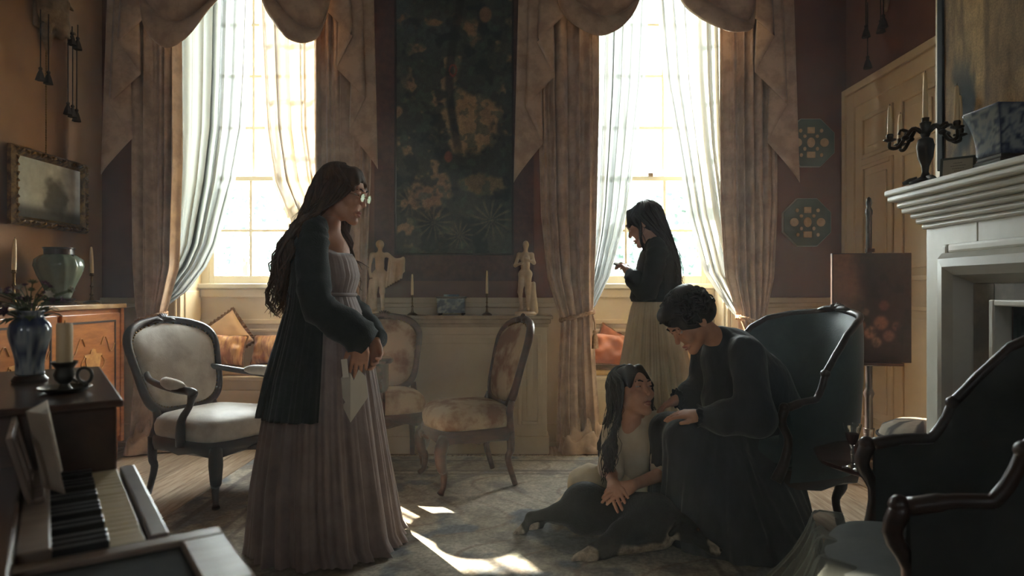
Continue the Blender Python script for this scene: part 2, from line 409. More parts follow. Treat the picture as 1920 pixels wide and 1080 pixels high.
# ---- dado, chair rail and skirting of the back wall
def run_y(n, spans, prof, m, kind='trim'):
    """mouldings along the back wall: prof = [(proj, z0, z1)]"""
    b = MB()
    for (x0, x1) in spans:
        for (p, z0, z1) in prof: b.box(x0, x1, YB-p, YB, z0, z1)
    return struct(b.build(n, m, smooth=False, bevel=.005))
sp = [(XL, WC[0]-WHW-.112), (WC[0]+WHW+.112, WC[1]-WHW-.112), (WC[1]+WHW+.112, XR)]
run_y('trim_7', sp, [(.014, .16, 1.0), (.045, 1.0, 1.03), (.03, 1.03, 1.07)], cream_m)
run_y('baseboard_back', sp, [(.025, 0, .16), (.035, 0, .03)], cream_m)
b = MB().box(XL, XL+.03, YR, YB-.05, 0, .16).box(XL, XL+.03, YR, YB-.05, 1.0, 1.05); struct(b.build('baseboard_left', cream_m, smooth=False, bevel=.005))

# ---- door in the right wall
door = struct(MB().box(XR-.03, XR, 3.62, 4.64, 0, 2.39).build('door_1', door_m, smooth=False))
for (y0, y1) in ((3.74, 4.06), (4.2, 4.52)):
    for (z0, z1) in ((.28, 1.0), (1.21, 1.94), (2.04, 2.27)):
        # moulded frame and raised field
        f = MB()
        for (a0, a1, c0, c1) in ((y0-.03, y0, z0-.03, z1+.03), (y1, y1+.03, z0-.03, z1+.03), (y0, y1, z0-.03, z0), (y0, y1, z1, z1+.03)): f.box(XR-.045, XR-.029, a0, a1, c0, c1)
        fo = f.build('panel_moulding', door_m, door, smooth=False, bevel=.006)
        MB().box(XR-.04, XR-.029, y0+.045, y1-.045, z0+.045, z1-.045).build('door_panel', door_m, door, smooth=False, bevel=.008)
dk = MB(); dk.T = Matrix.Translation((XR-.03, 3.70, 1.08)) @ Matrix.Rotation(-math.pi/2, 4, 'Y')
dk.lathe([(.0, 0), (.03, 0), (.03, .008), (.012, .012), (.012, .035), (.026, .045), (.028, .06), (.018, .07), (0, .072)], 14).build('door_knob', MATS['brass'], door)
a = MB()
for (p, w) in ((.03, .16), (.05, .05), (.042, .1)):
    off = {.16: 0, .05: .11, .1: .0}[w]
    for s, yb in ((1, 4.64), (-1, 3.62)):
        y0, y1 = sorted((yb+s*off, yb+s*(off+w))); a.box(XR-p, XR, y0, min(y1, YB-.002), 0, 2.39+off+w)
    a.box(XR-p, XR, 3.62-off, min(4.64+off, YB-.002), 2.39+off, 2.39+off+w)
struct(a.build('trim_8', door_m, smooth=False, bevel=.005))

# ---- chimney breast and its chimneypiece
XBR = 1.95; BY0, BY1 = .7, 3.06
OY0, OY1, OZ = 1.6, 2.61, 1.065
b = wall_with_holes('x', XBR, XR, BY0, BY1, 0, ZC, [(OY0, OY1, 0, OZ)])
struct(b.build('wall_chimney', wall_m, smooth=False))
struct(MB().box(XBR-.006, XBR, BY1-.03, BY1, 1.62, ZC).build('trim_9', cream_m, smooth=False))
fp = thing('fireplace', 'grey-white moulded chimneypiece with dark hearth opening on right wall', 'fireplace', (XBR, 2.1, 0))
def fpb(name, m=mantel_m, bevel=.006, **k): return lambda b: b.build(name, m, fp, smooth=False, bevel=bevel, **k)
H = .96
b = MB()                                                  # surround: two jambs and frieze
b.box(-.05, 0, .62, H, 0, 1.47).box(-.05, 0, -H, -.62, 0, 1.47).box(-.05, 0, -.62, .62, 1.17, 1.47)
fpb('surround')(b)
def ring(u0, u1, w0, w1, x0):                              # a rectangular frame round the opening: half-widths and tops
    return MB().box(x0, 0, u0, u1, 0, w1).box(x0, 0, -u1, -u0, 0, w1).box(x0, 0, -u0, u0, w0, w1)
fpb('outer_moulding', bevel=.012)(ring(.76, .80, 1.28, 1.32, -.085))
# bold roll moulding swept round the opening
prof = [(.775, 1.285, -.05), (.77, 1.28, -.10), (.745, 1.255, -.135), (.71, 1.22, -.14), (.675, 1.185, -.115), (.655, 1.165, -.075), (.64, 1.15, -.05)]
rings = []
for (sy, top) in ((1, 0), (1, 1), (-1, 1), (-1, 0)):
    rings.append([Vector((x, sy*u, w if top else 0)) for (u, w, x) in prof])
fpb('roll_moulding', mat('mantel_roll', (190, 188, 178), (176, 172, 160), rough=.28, scale=5), bevel=0)(MB().loft(rings, False, False))
fpb('marble_slip', mat('grey_marble', (150, 142, 128), (110, 102, 92), rough=.25, scale=3, mix=(.42, .6)), bevel=.004)(ring(.52, .64, 1.08, 1.15, -.055))
fpb('inner_frame', mantel_m, bevel=.006)(ring(.497, .525, 1.06, 1.085, -.075))
b = MB()                                                  # stepped cornice
for (p, z0, z1, e) in ((.075, 1.40, 1.425, .0), (.095, 1.425, 1.45, .012), (.115, 1.45, 1.475, .02), (.15, 1.475, 1.50, .03), (.165, 1.50, 1.53, .04)):
    b.box(-p, 0, -H-e, H+e, z0, z1)
fpb('cornice', bevel=.01)(b)
fpb('shelf', bevel=.008)(MB().box(-.2, 0, -H-.055, H+.055, 1.53, 1.558).box(-.21, 0, -H-.062, H+.062, 1.558, 1.585))
b = MB().box(.33, .35, -.5, .5, 0, 1.06).box(.005, .33, .48, .5, 0, 1.06).box(.005, .33, -.5, -.48, 0, 1.06).box(.005, .33, -.48, .48, 1.03, 1.06)
fpb('firebox', dark_m, bevel=0)(b)
fpb('grate_front', mat('black_iron', (24, 24, 26), (34, 33, 33), rough=.5, metal=.6, scale=20), bevel=.01)(MB().box(.02, .05, -.495, -.3, 0, 1.03).box(.02, .05, .3, .495, 0, 1.03).box(.02, .05, -.3, .3, .82, 1.03))
struct(MB().box(XBR-.45, XBR-.09, 1.2, 3.0, 0, .012).build('trim_10', mat('hearth_stone', (120, 112, 100), (90, 84, 76), rough=.5, scale=6), smooth=False, bevel=.004))

# ---- garden outside
lawn_m = mat('lawn_grass', (104, 118, 98), (86, 102, 82), rough=.9, scale=3)
g = MB().grid(lambda u, v: (-30+60*u, 5.5+60*v, -1.2+.15*nz(u*9, v*9)), 60, 60).build('lawn', lawn_m); g['kind'] = 'stuff'; g['label'] = 'sunlit lawn outside the windows'
leafm = mat('garden_leaves', (100, 116, 110), (80, 96, 92), rough=.7, scale=4, mix=(.3, .7))
bark_m = mat('bark', (86, 72, 58), (60, 50, 40), rough=.9, scale=12)
def tree(label, x, y, h, w, seed, name='garden_tree'):
    R = random.Random(seed); t = thing(name, label, 'tree', (x, y, -1.05), 0, 'trees outside the windows')
    MB().tube([(0, 0, .0), (.05, 0, h*.3), (-.05, .1, h*.7)], [.16*w/2, .12*w/2, .05], 8).build('trunk', bark_m, t)
    b = MB()
    for k in range(3200):
        a = R.uniform(0, 6.28); e = R.uniform(-1, 1); q = R.uniform(.6, 1)**.5
        c = Vector((w*q*math.cos(a)*math.sqrt(1-e*e), w*q*math.sin(a)*math.sqrt(1-e*e), h*.62+h*.4*q*e))
        c *= 1; s = R.uniform(.05, .12)*w/2
        n = Vector((R.uniform(-1, 1), R.uniform(-1, 1), R.uniform(-.3, 1))).normalized(); t1 = n.orthogonal().normalized(); t2 = n.cross(t1)
        b.add([c+t1*s, c+t2*s*.6, c-t1*s, c-t2*s*.6], [(0, 1, 2, 3)])
    b.build('foliage', leafm, t, smooth=False)
tree('leafy tree outside the left window, lower left panes', -5.0, 12.5, 4.0, 1.7, 3)
tree('broad pale tree outside the left window, far right of it', -1.3, 17, 5.0, 2.6, 4)
tree('low rounded shrub outside the right window', 3.0, 15, 2.8, 2.4, 5)
tree('distant tree behind the lawn of the right window', 6.2, 22, 5.5, 3.2, 6)
# ================================================================== curtains
velvet_m = mat('old_rose_damask', (206, 178, 152), (178, 148, 124), rough=.62, scale=9, mix=(.42, .6), sheen=.35, bump=.1, bscale=120)
lining_m = mat('curtain_lining', (120, 92, 76), (104, 78, 64), rough=.8, scale=9)
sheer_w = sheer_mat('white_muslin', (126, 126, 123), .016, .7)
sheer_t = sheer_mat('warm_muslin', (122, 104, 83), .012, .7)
cord_m = mat('tie_cord', (196, 158, 120), (150, 112, 80), rough=.7, scale=60)

def cloth_fold(u, z, n, ph, sharp=.12):
    w = n*u+ph+.35*math.sin(2*math.pi*(.7*u+ph*3.1))+.22*math.sin(2*math.pi*(1.9*u+ph*5.3))+.05*math.sin(1.6*z+u*7)
    s = math.sin(2*math.pi*w)
    s = math.copysign(abs(s)**.8, s)*(.75+.35*math.sin(2*math.pi*(1.3*u+ph*2)))
    t = math.sin(2*math.pi*(n*2.3*u+ph*3)+.8*z)
    return s*.85+sharp*t
def drape(tab, y0, n, ph, nu=110, nv=70, gather=None):
    """tab rows (z, xl, xr, amp, yoff) from floor to top; returns a grid function"""
    zs = [r[0] for r in tab]
    def f(u, v):
        z = lerp(zs[0], zs[-1], v); xl, xr, am, yo = interp(tab, z)
        w = xr-xl
        x = xl+w*u+.012*math.sin(2*math.pi*n*u+ph)*min(1, w*3)
        return (x, y0+yo+am*cloth_fold(u, z, n, ph), z)
    return MB().grid(f, nu, nv)
def tabpx(rows, d):
    out = []
    for (py, xl, xr, am, yo) in rows:
        out.append((at(0, py, d).z, at(xl, 0, d).x, at(xr, 0, d).x, am, yo))
    return sorted(out)
def puddle(b, x0, x1, y0, seed, h=.16):
    R = random.Random(seed); ph = R.uniform(0, 9)
    cx = (x0+x1)/2; wx = (x1-x0)/2
    def f(u, v):
        a = 2*math.pi*u; r = 1-v
        rr = 1+.22*math.sin(3*a+ph)+.12*math.sin(7*a+ph*2)
        x = cx+wx*rr*math.cos(a)*(.25+.75*r); y = y0+(.125*rr*math.sin(a))*(.25+.75*r)
        z = .03+h*v**.8*(1+.3*math.sin(5*a+ph))+.022*math.sin(9*a+6*v+ph)*(1-v)+.02*math.sin(14*r+ph+2*a)
        return (x, y, max(.008, z if v > .02 else .008))
    b.grid(f, 64, 14, True)
def make_drape(label, rows, d, n, ph, tie, pud, seed):
    c = thing('curtain', label, 'curtain', (at(tie[0], 0, d).x, d, 0), 0, 'damask curtains at the two windows')
    M0 = Matrix.Translation(-c.location)
    b = drape(tabpx(rows, d), d, n, ph)
    puddle(b, *[at(p, 0, d).x for p in pud], d+.02, seed)
    b.v = [tuple(M0 @ Vector(p)) for p in b.v]
    b.build('drape', velvet_m, c, angle=180, solid=.006)
    # rope tieback and its tassel
    t = MB(); tx, ty = at(tie[0], tie[1], d).x, at(0, tie[1], d).z; hw = tie[2]/FPX*d
    ring_ = [Vector((tx+hw*1.04*math.cos(a), d+.0-.085*math.sin(a)-.0, ty+.03*math.cos(a)*tie[3])) for a in [2*math.pi*k/28 for k in range(28)]]
    for k in range(2):
        P = [p+Vector((0, 0, .012*math.sin(10*i*2*math.pi/28*1.0+k*math.pi))) for i, p in enumerate(ring_)]
        t.tube(P, .009, 6, closed=True)
    t.v = [tuple(M0 @ Vector(p)) for p in t.v]
    tb = t.build('tieback', cord_m, c, angle=180)
    q = MB(); px = tx+hw*.9*tie[3]
    q.tube([(px, d-.06, ty), (px+.01, d-.09, ty-.05), (px+.01, d-.09, ty-.1)], .007, 6)
    q.lathe([(.0, -.20), (.024, -.2), (.02, -.12), (.012, -.105), (.018, -.09), (.012, -.075), (0, -.07)], 12, (px+.01, d-.09, ty-.02), mod=lambda a, z, r: 1+.08*math.sin(8*a))
    q.v = [tuple(M0 @ Vector(p)) for p in q.v]
    q.build('tassel', cord_m, tb)
    return c
DD = 4.62
make_drape('rose damask drape tied back at the left side of the left window, by the sideboard',
    [(838, 240, 305, .03, 0), (760, 246, 315, .035, 0), (660, 252, 318, .03, 0), (600, 258, 305, .03, 0), (575, 255, 312, .045, 0), (500, 248, 332, .05, 0), (300, 244, 338, .05, 0), (0, 246, 336, .05, 0), (-110, 246, 336, .05, 0)], DD, 5, .1, (284, 596, 26, 1), (234, 318), 1)
make_drape('rose damask drape at the right side of the left window, behind the standing woman',
    [(838, 612, 682, .03, 0), (700, 622, 682, .035, 0), (600, 632, 682, .03, 0), (560, 612, 686, .045, 0), (480, 598, 688, .05, 0), (300, 590, 694, .05, 0), (0, 590, 690, .05, 0), (-110, 590, 690, .05, 0)], DD, 5, .6, (658, 596, 25, -1), (606, 684), 2)
make_drape('rose damask drape tied with rope at the left side of the right window',
    [(838, 1044, 1128, .035, 0), (760, 1045, 1122, .04, 0), (680, 1047, 1116, .035, 0), (600, 1052, 1112, .03, 0), (578, 1044, 1112, .045, 0), (520, 1026, 1114, .05, 0), (400, 1014, 1118, .055, 0), (200, 1008, 1122, .055, 0), (0, 1005, 1122, .05, 0), (-110, 1005, 1122, .05, 0)], DD, 5, .3, (1082, 592, 31, 1), (1046, 1152), 3)
make_drape('rose damask drape at the right side of the right window, behind the blue-green armchair',
    [(838, 1360, 1440, .03, 0), (700, 1372, 1440, .035, 0), (608, 1384, 1436, .03, 0), (580, 1378, 1440, .045, 0), (520, 1358, 1452, .05, 0), (400, 1350, 1458, .055, 0), (200, 1348, 1458, .055, 0), (0, 1348, 1458, .05, 0), (-110, 1348, 1458, .05, 0)], DD, 6, .8, (1410, 602, 27, -1), (1340, 1460), 4)

def make_sheer(label, rows, d, n, ph, m, name='sheer_curtain'):
    b = drape(tabpx(rows, d), d, n, ph, 130, 80)
    o = b.build(name, m, None, angle=180)
    return tag(o, label, 'curtain', 'sheer inner curtains')
SD = 4.76
make_sheer('white sheer curtain sweeping to the left tieback of the left window',
    [(600, 270, 300, .012, -.02), (572, 266, 318, .02, -.02), (545, 272, 352, .03, 0), (500, 300, 384, .035, .02), (460, 316, 404, .035, .02), (338, 326, 438, .03, .02), (240, 330, 457, .03, .02), (148, 330, 464, .03, .02), (0, 330, 470, .03, .02), (-110, 330, 472, .03, .02)], SD, 7, .2, sheer_w)
make_sheer('warm tan sheer curtain at the right side of the left window, behind the standing woman',
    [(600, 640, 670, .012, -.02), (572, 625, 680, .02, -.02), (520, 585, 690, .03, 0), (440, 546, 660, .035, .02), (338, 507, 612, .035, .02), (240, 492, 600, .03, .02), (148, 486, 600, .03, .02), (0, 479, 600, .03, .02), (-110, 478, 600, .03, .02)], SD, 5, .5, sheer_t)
make_sheer('white sheer curtain sweeping to the left tieback of the right window',
    [(600, 1070, 1096, .012, -.02), (572, 1076, 1116, .02, -.02), (520, 1096, 1142, .03, 0), (440, 1106, 1166, .035, .02), (389, 1108, 1178, .035, .02), (272, 1110, 1194, .03, .02), (155, 1112, 1208, .03, .02), (0, 1114, 1216, .03, .02), (-110, 1114, 1222, .03, .02)], SD, 6, .8, sheer_w)
make_sheer('white sheer curtain sweeping to the right tieback of the right window',
    [(612, 1396, 1420, .012, -.02), (580, 1366, 1416, .02, -.02), (540, 1340, 1404, .03, 0), (510, 1322, 1396, .035, .02), (400, 1292, 1372, .035, .02), (270, 1270, 1358, .03, .02), (150, 1247, 1356, .03, .02), (0, 1234, 1354, .03, .02), (-110, 1228, 1354, .03, .02)], SD, 6, .1, sheer_w)

# ---- swagged valances: two swags and two cascades on a pelmet board
def swag(bottom, top, d, nf, m, parent, o0, seed):
    P = spline([at(x, y, d) for (x, y) in bottom], 49); T = [at(*top[0], d), at(*top[1], d)]
    R = random.Random(seed); ph = R.uniform(0, 6)
    def f(u, v):
        k = u*48; i = min(int(k), 47); q = P[i].lerp(P[i+1], k-i)
        t = T[0].lerp(T[1], u)
        p = t.lerp(q, v)
        e = math.sin(math.pi*min(1, max(0, u)))**.6
        w = nf*v+.35*math.sin(3*u+ph)*v
        bul = .10*math.sin(math.pi*.62*v)*e
        fold = (abs(math.sin(math.pi*w))**.6)*.085*e
        return (p.x-o0.x, d-bul-fold-o0.y, p.z-o0.z+.012*math.sin(2*math.pi*w)*e)
    MB().grid(f, 60, 60).build('swag', m, parent, angle=180, solid=.008)
    hem = [P[i]+Vector((-o0.x, -.10*math.sin(math.pi*.62)*math.sin(math.pi*i/48)**.6-.02-o0.y, -o0.z)) for i in range(49)]
def cascade(outer, inner, ztop, zlong, zshort, d, npl, parent, o0, m=velvet_m):
    """accordion-pleated tail with a slanting hem: outer edge long, inner edge short"""
    n = npl*16+1
    def fx(u):
        k = u*npl; tri = 2*abs(k-math.floor(k+.5))
        x = lerp(outer, inner, u)+(.5-tri)*.16*(1 if inner > outer else -1)*-1
        return x, tri
    def f(u, v):
        x, tri = fx(u); zb = lerp(zlong, zshort, u**.9)
        z = lerp(ztop, zb, v)
        sp_ = .35+.65*v
        x2 = lerp(lerp(outer, inner, u), x, sp_)
        return (x2-o0.x, d-.02-.045*(1-tri)*sp_-.05*u-o0.y, z-o0.z)
    MB().grid(f, n, 24).build('cascade', m, parent, angle=180, solid=.006)
def valance(label, c, swags, casc):
    d = 4.52
    v = thing('swag_valance', label, 'valance', (c, YB-.02, 3.9), 0, 'swagged valances over the windows'); o0 = v.location
    MB().box(-.98, .98, -.22, .0, -.02, .04).build('pelmet_board', velvet_m, v, smooth=False, bevel=.01)
    for k, (bt, tp) in enumerate(swags): swag(bt, tp, d-.02*k, 4.6, velvet_m, v, o0, k+3)
    for (o_, i_, zl, zs_) in casc: cascade(at(o_, 0, d+.05).x, at(i_, 0, d+.05).x, 3.88, at(0, zl, d+.05).z, at(0, zs_, d+.05).z, d+.05, 3, v, o0)
valance('rose damask swagged valance with cascading tails over the left window', WC[0],
    [([(272, -40), (283, 55), (328, 100), (372, 86), (408, 42), (430, 0), (455, -110)], ((262, -190), (470, -200))),
     ([(470, -110), (500, 8), (530, 58), (560, 90), (592, 96), (614, 70), (630, -40)], ((460, -200), (640, -190)))],
    [(222, 276, 330, -20), (690, 622, 320, -30)])
valance('rose damask swagged valance with cascading tails over the right window', WC[1],
    [([(1036, -40), (1052, 30), (1085, 66), (1122, 82), (1165, 62), (1196, 8), (1222, -110)], ((1026, -190), (1230, -200))),
     ([(1236, -110), (1268, 4), (1300, 46), (1345, 72), (1375, 77), (1402, 60), (1418, -40)], ((1228, -200), (1426, -190)))],
    [(985, 1050, 345, -25), (1470, 1395, 345, -40)])
# ================================================================== flat art on the walls (colour laid on a fine grid)
def vn(U, V, s, seed=0):
    """smooth value noise on arrays"""
    rs = np.random.RandomState(seed); G = rs.rand(64, 64)
    x = U*s; y = V*s; xi = np.floor(x).astype(int); yi = np.floor(y).astype(int); fx = x-xi; fy = y-yi
    fx = fx*fx*(3-2*fx); fy = fy*fy*(3-2*fy)
    g = lambda a, b: G[a % 64, b % 64]
    return (g(xi, yi)*(1-fx)+g(xi+1, yi)*fx)*(1-fy)+(g(xi, yi+1)*(1-fx)+g(xi+1, yi+1)*fx)*fy
def fbm(U, V, s, seed=0, o=4): return sum(vn(U, V, s*2**i, seed+i)*.5**(i+1) for i in range(o))/(1-.5**o)
def sstep(a, b, x): t = np.clip((x-a)/(b-a), 0, 1); return t*t*(3-2*t)
def painted(name, w, h, nu, nv, colour, m, parent=None, thick=.0, bulge=None):
    """a sheet in local xz (x right, z up, facing -y) carrying per-vertex colour(U,V)"""
    b = MB().grid(lambda u, v: ((u-.5)*w, bulge(u, v) if bulge else 0, v*h), nu, nv)
    me = b.mesh(name, True, 180)
    U, V = np.meshgrid(np.linspace(0, 1, nu), np.linspace(0, 1, nv)); C = np.ones((nu*nv, 4), np.float32)
    rgb = colour(U, V).reshape(-1, 3)/255; C[:, :3] = np.where(rgb <= .04045, rgb/12.92, ((rgb+.055)/1.055)**2.4)
    ca = me.color_attributes.new('paint', 'FLOAT_COLOR', 'POINT'); ca.data.foreach_set('color', C.ravel())
    o = bpy.data.objects.new(name, me); COL.objects.link(o); me.materials.append(m)
    if parent is not None: o.parent = parent
    if thick: s = o.modifiers.new('solid', 'SOLIDIFY'); s.thickness = thick; s.offset = -1
    return o
def blend(a, b, t): return a+(np.array(b, float)-a)*t[..., None]
def full(U, c): return np.zeros(U.shape+(3,))+np.array(c, float)
weave_m = mat('woven_wool', (255, 255, 255), (205, 205, 205), rough=.85, scale=120, attr='paint', bump=.25, bscale=260)
paint_m = mat('oil_paint', (255, 255, 255), (225, 225, 225), rough=.4, scale=30, attr='paint', spec=.3)

def verdure(U, V):
    C = full(U, (64, 68, 60)); C = blend(C, (84, 92, 92), sstep(.72, .95, V)*sstep(.3, .6, fbm(U, V*2, 3, 5)))
    sky = sstep(.55, .75, fbm(U*1.2, V*2, 2.2, 11))*sstep(.7, .9, np.abs(U-.5)*2)*sstep(.55, .75, V); C = blend(C, (112, 112, 96), sky*.8)
    # clearing at the centre right
    d = np.sqrt(((U-.64)/.27)**2+((V-.51)/.13)**2)+.8*(fbm(U, V*2, 6, 3)-.5); C = blend(C, (186, 150, 104), 1-sstep(.8, 1.05, d))
    d2 = np.sqrt(((U-.78)/.24)**2+((V-.27)/.05)**2)+.9*(fbm(U, V*2, 7, 9)-.5); C = blend(C, (138, 120, 84), 1-sstep(.7, 1.0, d2))
    # clumps of tan leaves
    cl = fbm(U, V*2.2, 9, 21, 3); reg = sstep(.45, .62, fbm(U, V*2, 3.0, 31)+.28*(1-np.clip(np.abs(U-.25)*2.4, 0, 1))-.05)
    C = blend(C, (170, 132, 96), sstep(.5, .62, cl)*reg*.95)
    C = blend(C, (78, 92, 78), sstep(.56, .66, fbm(U, V*2.2, 14, 41, 3))*.6)
    C = blend(C, (28, 38, 40), sstep(.52, .68, fbm(U, V*2.2, 8, 51, 4))*.75*(sstep(.5, .9, d)))
    tr = np.abs(U-.52-.06*np.sin(V*7)); C = blend(C, (30, 34, 34), (1-sstep(.02, .05, tr))*sstep(.3, .5, V)*.7)
    # fern fronds along the foot
    for (cx, cy, s) in ((.32, .12, .2), (.82, .13, .22), (.55, .07, .14), (.12, .2, .15)):
        a = np.arctan2((V-cy)*2.2, U-cx); r = np.sqrt(((V-cy)*2.2)**2+(U-cx)**2)
        fr = sstep(.35, .8, np.sin(a*13+8*r))*(1-sstep(s*.6, s, r))*sstep(-.15, .1, V-cy+.05); C = blend(C, (132, 112, 84), fr*.7)
    re = ((U-.49)/.035)**2+((V-.72)/.025)**2; C = blend(C, (150, 66, 48), ((re < 1) & (re > .45)).astype(float)*.9)
    C = blend(C, (158, 84, 60), (1-sstep(.6, 1, ((U-.45)/.04)**2+((V-.38)/.025)**2))*.8)
    C = blend(C, (172, 118, 80), (1-sstep(.5, 1.1, ((U-.77)/.06)**2+((V-.94)/.035)**2))*.8)
    return C*(.85+.3*fbm(U, V*2, 40, 61, 2))[..., None]
tp = thing('tapestry', 'dark leafy verdure tapestry in a maroon border hanging between the windows', 'tapestry', (at(852, 0, YB).x, YB-.012, 1.19))
painted('woven_scene', .835, 1.83, 150, 300, verdure, weave_m, tp, .006).location = (0, -.012, .2)
bd = MB(); w0, w1 = .425, .575
bd.box(-w1, -w0, -.014, 0, 0, 2.3).box(w0, w1, -.014, 0, 0, 2.3).box(-w0, w0, -.014, 0, 0, .19).box(-w0, w0, -.014, 0, 2.04, 2.3)
bd.build('border', mat('maroon_wool', (98, 62, 56), (76, 48, 46), rough=.85, scale=22, bump=.2), tp, smooth=False, bevel=.004)
fr = MB(); fr.box(-.43, -.415, -.024, 0, .185, 2.05).box(.415, .43, -.024, 0, .185, 2.05).box(-.415, .415, -.024, 0, .185, .2).box(-.415, .415, -.024, 0, 2.035, 2.05)
fr.build('inner_braid', mat('dark_braid', (48, 38, 36), (36, 28, 28), rough=.8, scale=60), tp, smooth=False, bevel=.004)

def hunt(U, V):
    C = full(U, (150, 120, 84)); C = blend(C, (190, 156, 108), sstep(.45, .65, fbm(U*2, V*1.2, 5, 71)))
    C = blend(C, (92, 70, 50), sstep(.5, .7, fbm(U*9, V*1.5, 5, 75))*.6)
    C = blend(C, (58, 74, 74), sstep(.52, .57, fbm(U*2, V, 4, 81))*.95)
    C = blend(C, (34, 40, 44), sstep(.55, .7, fbm(U*3, V*2, 4, 85))*sstep(.25, .1, V))
    hem = (np.abs(V-.36-.03*np.sin(U*22)) < .012)|(np.abs(V-.335-.03*np.sin(U*22)) < .006); C = blend(C, (70, 46, 34), hem.astype(float)*.8)
    st = np.abs((V-.45)-(U-.86)*1.4) < .008; C = blend(C, (56, 40, 30), st.astype(float)*sstep(.7, .8, U))
    C = blend(C, (108, 92, 60), (1-sstep(.6, 1.1, ((U-.93)/.07)**2+((V-.12)/.06)**2)))
    return C*(.85+.3*fbm(U*2, V, 50, 91, 2))[..., None]
t2 = thing('tapestry', 'tan and blue figured tapestry hanging above the mantelpiece', 'tapestry', (XBR-.006, 2.12, 1.66), -math.pi/2)
painted('woven_scene', 1.72, 2.3, 200, 240, hunt, weave_m, t2, .006).location = (0, -.012, .02)
b = MB().box(-.9, -.86, -.02, 0, 0, 2.4).box(.86, .9, -.02, 0, 0, 2.4).box(-.86, .86, -.02, 0, -.0, .02).box(-.86, .86, -.02, 0, 2.32, 2.4)
b.build('border', mat('blue_black_wool', (40, 42, 46), (30, 31, 35), rough=.9, scale=22), t2, smooth=False, bevel=.004)

gilt_m = mat('gilt_frame', (156, 122, 70), (92, 68, 40), rough=.38, metal=.75, scale=26, mix=(.4, .6))
def ornate_frame(w, h, t, parent, depth=.05):
    """mitred gilt frame with carved leaves proud of it, local xz facing -y"""
    prof = [(0, 0), (0, -depth*.5), (t*.25, -depth*.9), (t*.45, -depth*.7), (t*.65, -depth*.8), (t*.85, -depth*.45), (t, -depth*.3), (t, 0)]
    rings = []
    for (sx, sz) in ((-1, -1), (1, -1), (1, 1), (-1, 1), (-1, -1)):
        rings.append([Vector((sx*(w/2-p), q, h/2+sz*(h/2-p))) for (p, q) in prof])
    f = MB().loft(rings, False, False).build('frame', gilt_m, parent, angle=30)
    R = random.Random(5)
    b = MB()
    per = [(-w/2, 0, w/2, 0), (w/2, 0, w/2, h), (w/2, h, -w/2, h), (-w/2, h, -w/2, 0)]
    for (x0, z0, x1, z1) in per:
        L_ = math.hypot(x1-x0, z1-z0); n = int(L_/.045)
        nx, nz_ = -(z1-z0)/L_, (x1-x0)/L_
        for k in range(n):
            s = (k+.5)/n; cx = lerp(x0, x1, s)+nx*t*.45; cz = lerp(z0, z1, s)+nz_*t*.45
            a = math.atan2(z1-z0, x1-x0)+(.7 if k % 2 else -.7)
            b.tube([(cx-.02*math.cos(a), -depth*.72, cz-.02*math.sin(a)), (cx, -depth*1.0, cz), (cx+.022*math.cos(a), -depth*.75, cz+.022*math.sin(a))], [.003, .009, .002], 6)
    b.build('carving', gilt_m, f, angle=180)
    return f
def harbour(U, V):
    C = full(U, (204, 208, 202)); C = blend(C, (240, 242, 234), sstep(.4, .7, fbm(U, V, 3, 101))*sstep(.2, .6, V))  # greys lightened to stand in for the window reflected in the glass
    C = blend(C, (104, 104, 100), (1-sstep(.3, 1.1, ((U-.58)/.22)**2+((V-.42)/.34)**2+1.2*(fbm(U, V, 7, 105)-.5)))*.9)
    C = blend(C, (50, 50, 48), sstep(.3, .12, V)*.7); C = blend(C, (180, 182, 172), sstep(.25, 0, U)*sstep(.3, .7, V)*.5)
    return C
pw, ph_ = .69, .47
pl = at(80, 352, 4.215)
pic = thing('picture_frame', 'gilt framed grey painting, paled by a painted-in glass reflection, hung by a chain on the left wall', 'picture', (XL+.03, 4.225, 1.51), math.pi/2)
ornate_frame(pw, ph_, .055, pic); painted('canvas', pw-.08, ph_-.08, 60, 44, harbour, mat('glazed_canvas', (255, 255, 255), (235, 235, 235), rough=.12, scale=20, attr='paint'), pic).location = (0, -.014, .04)
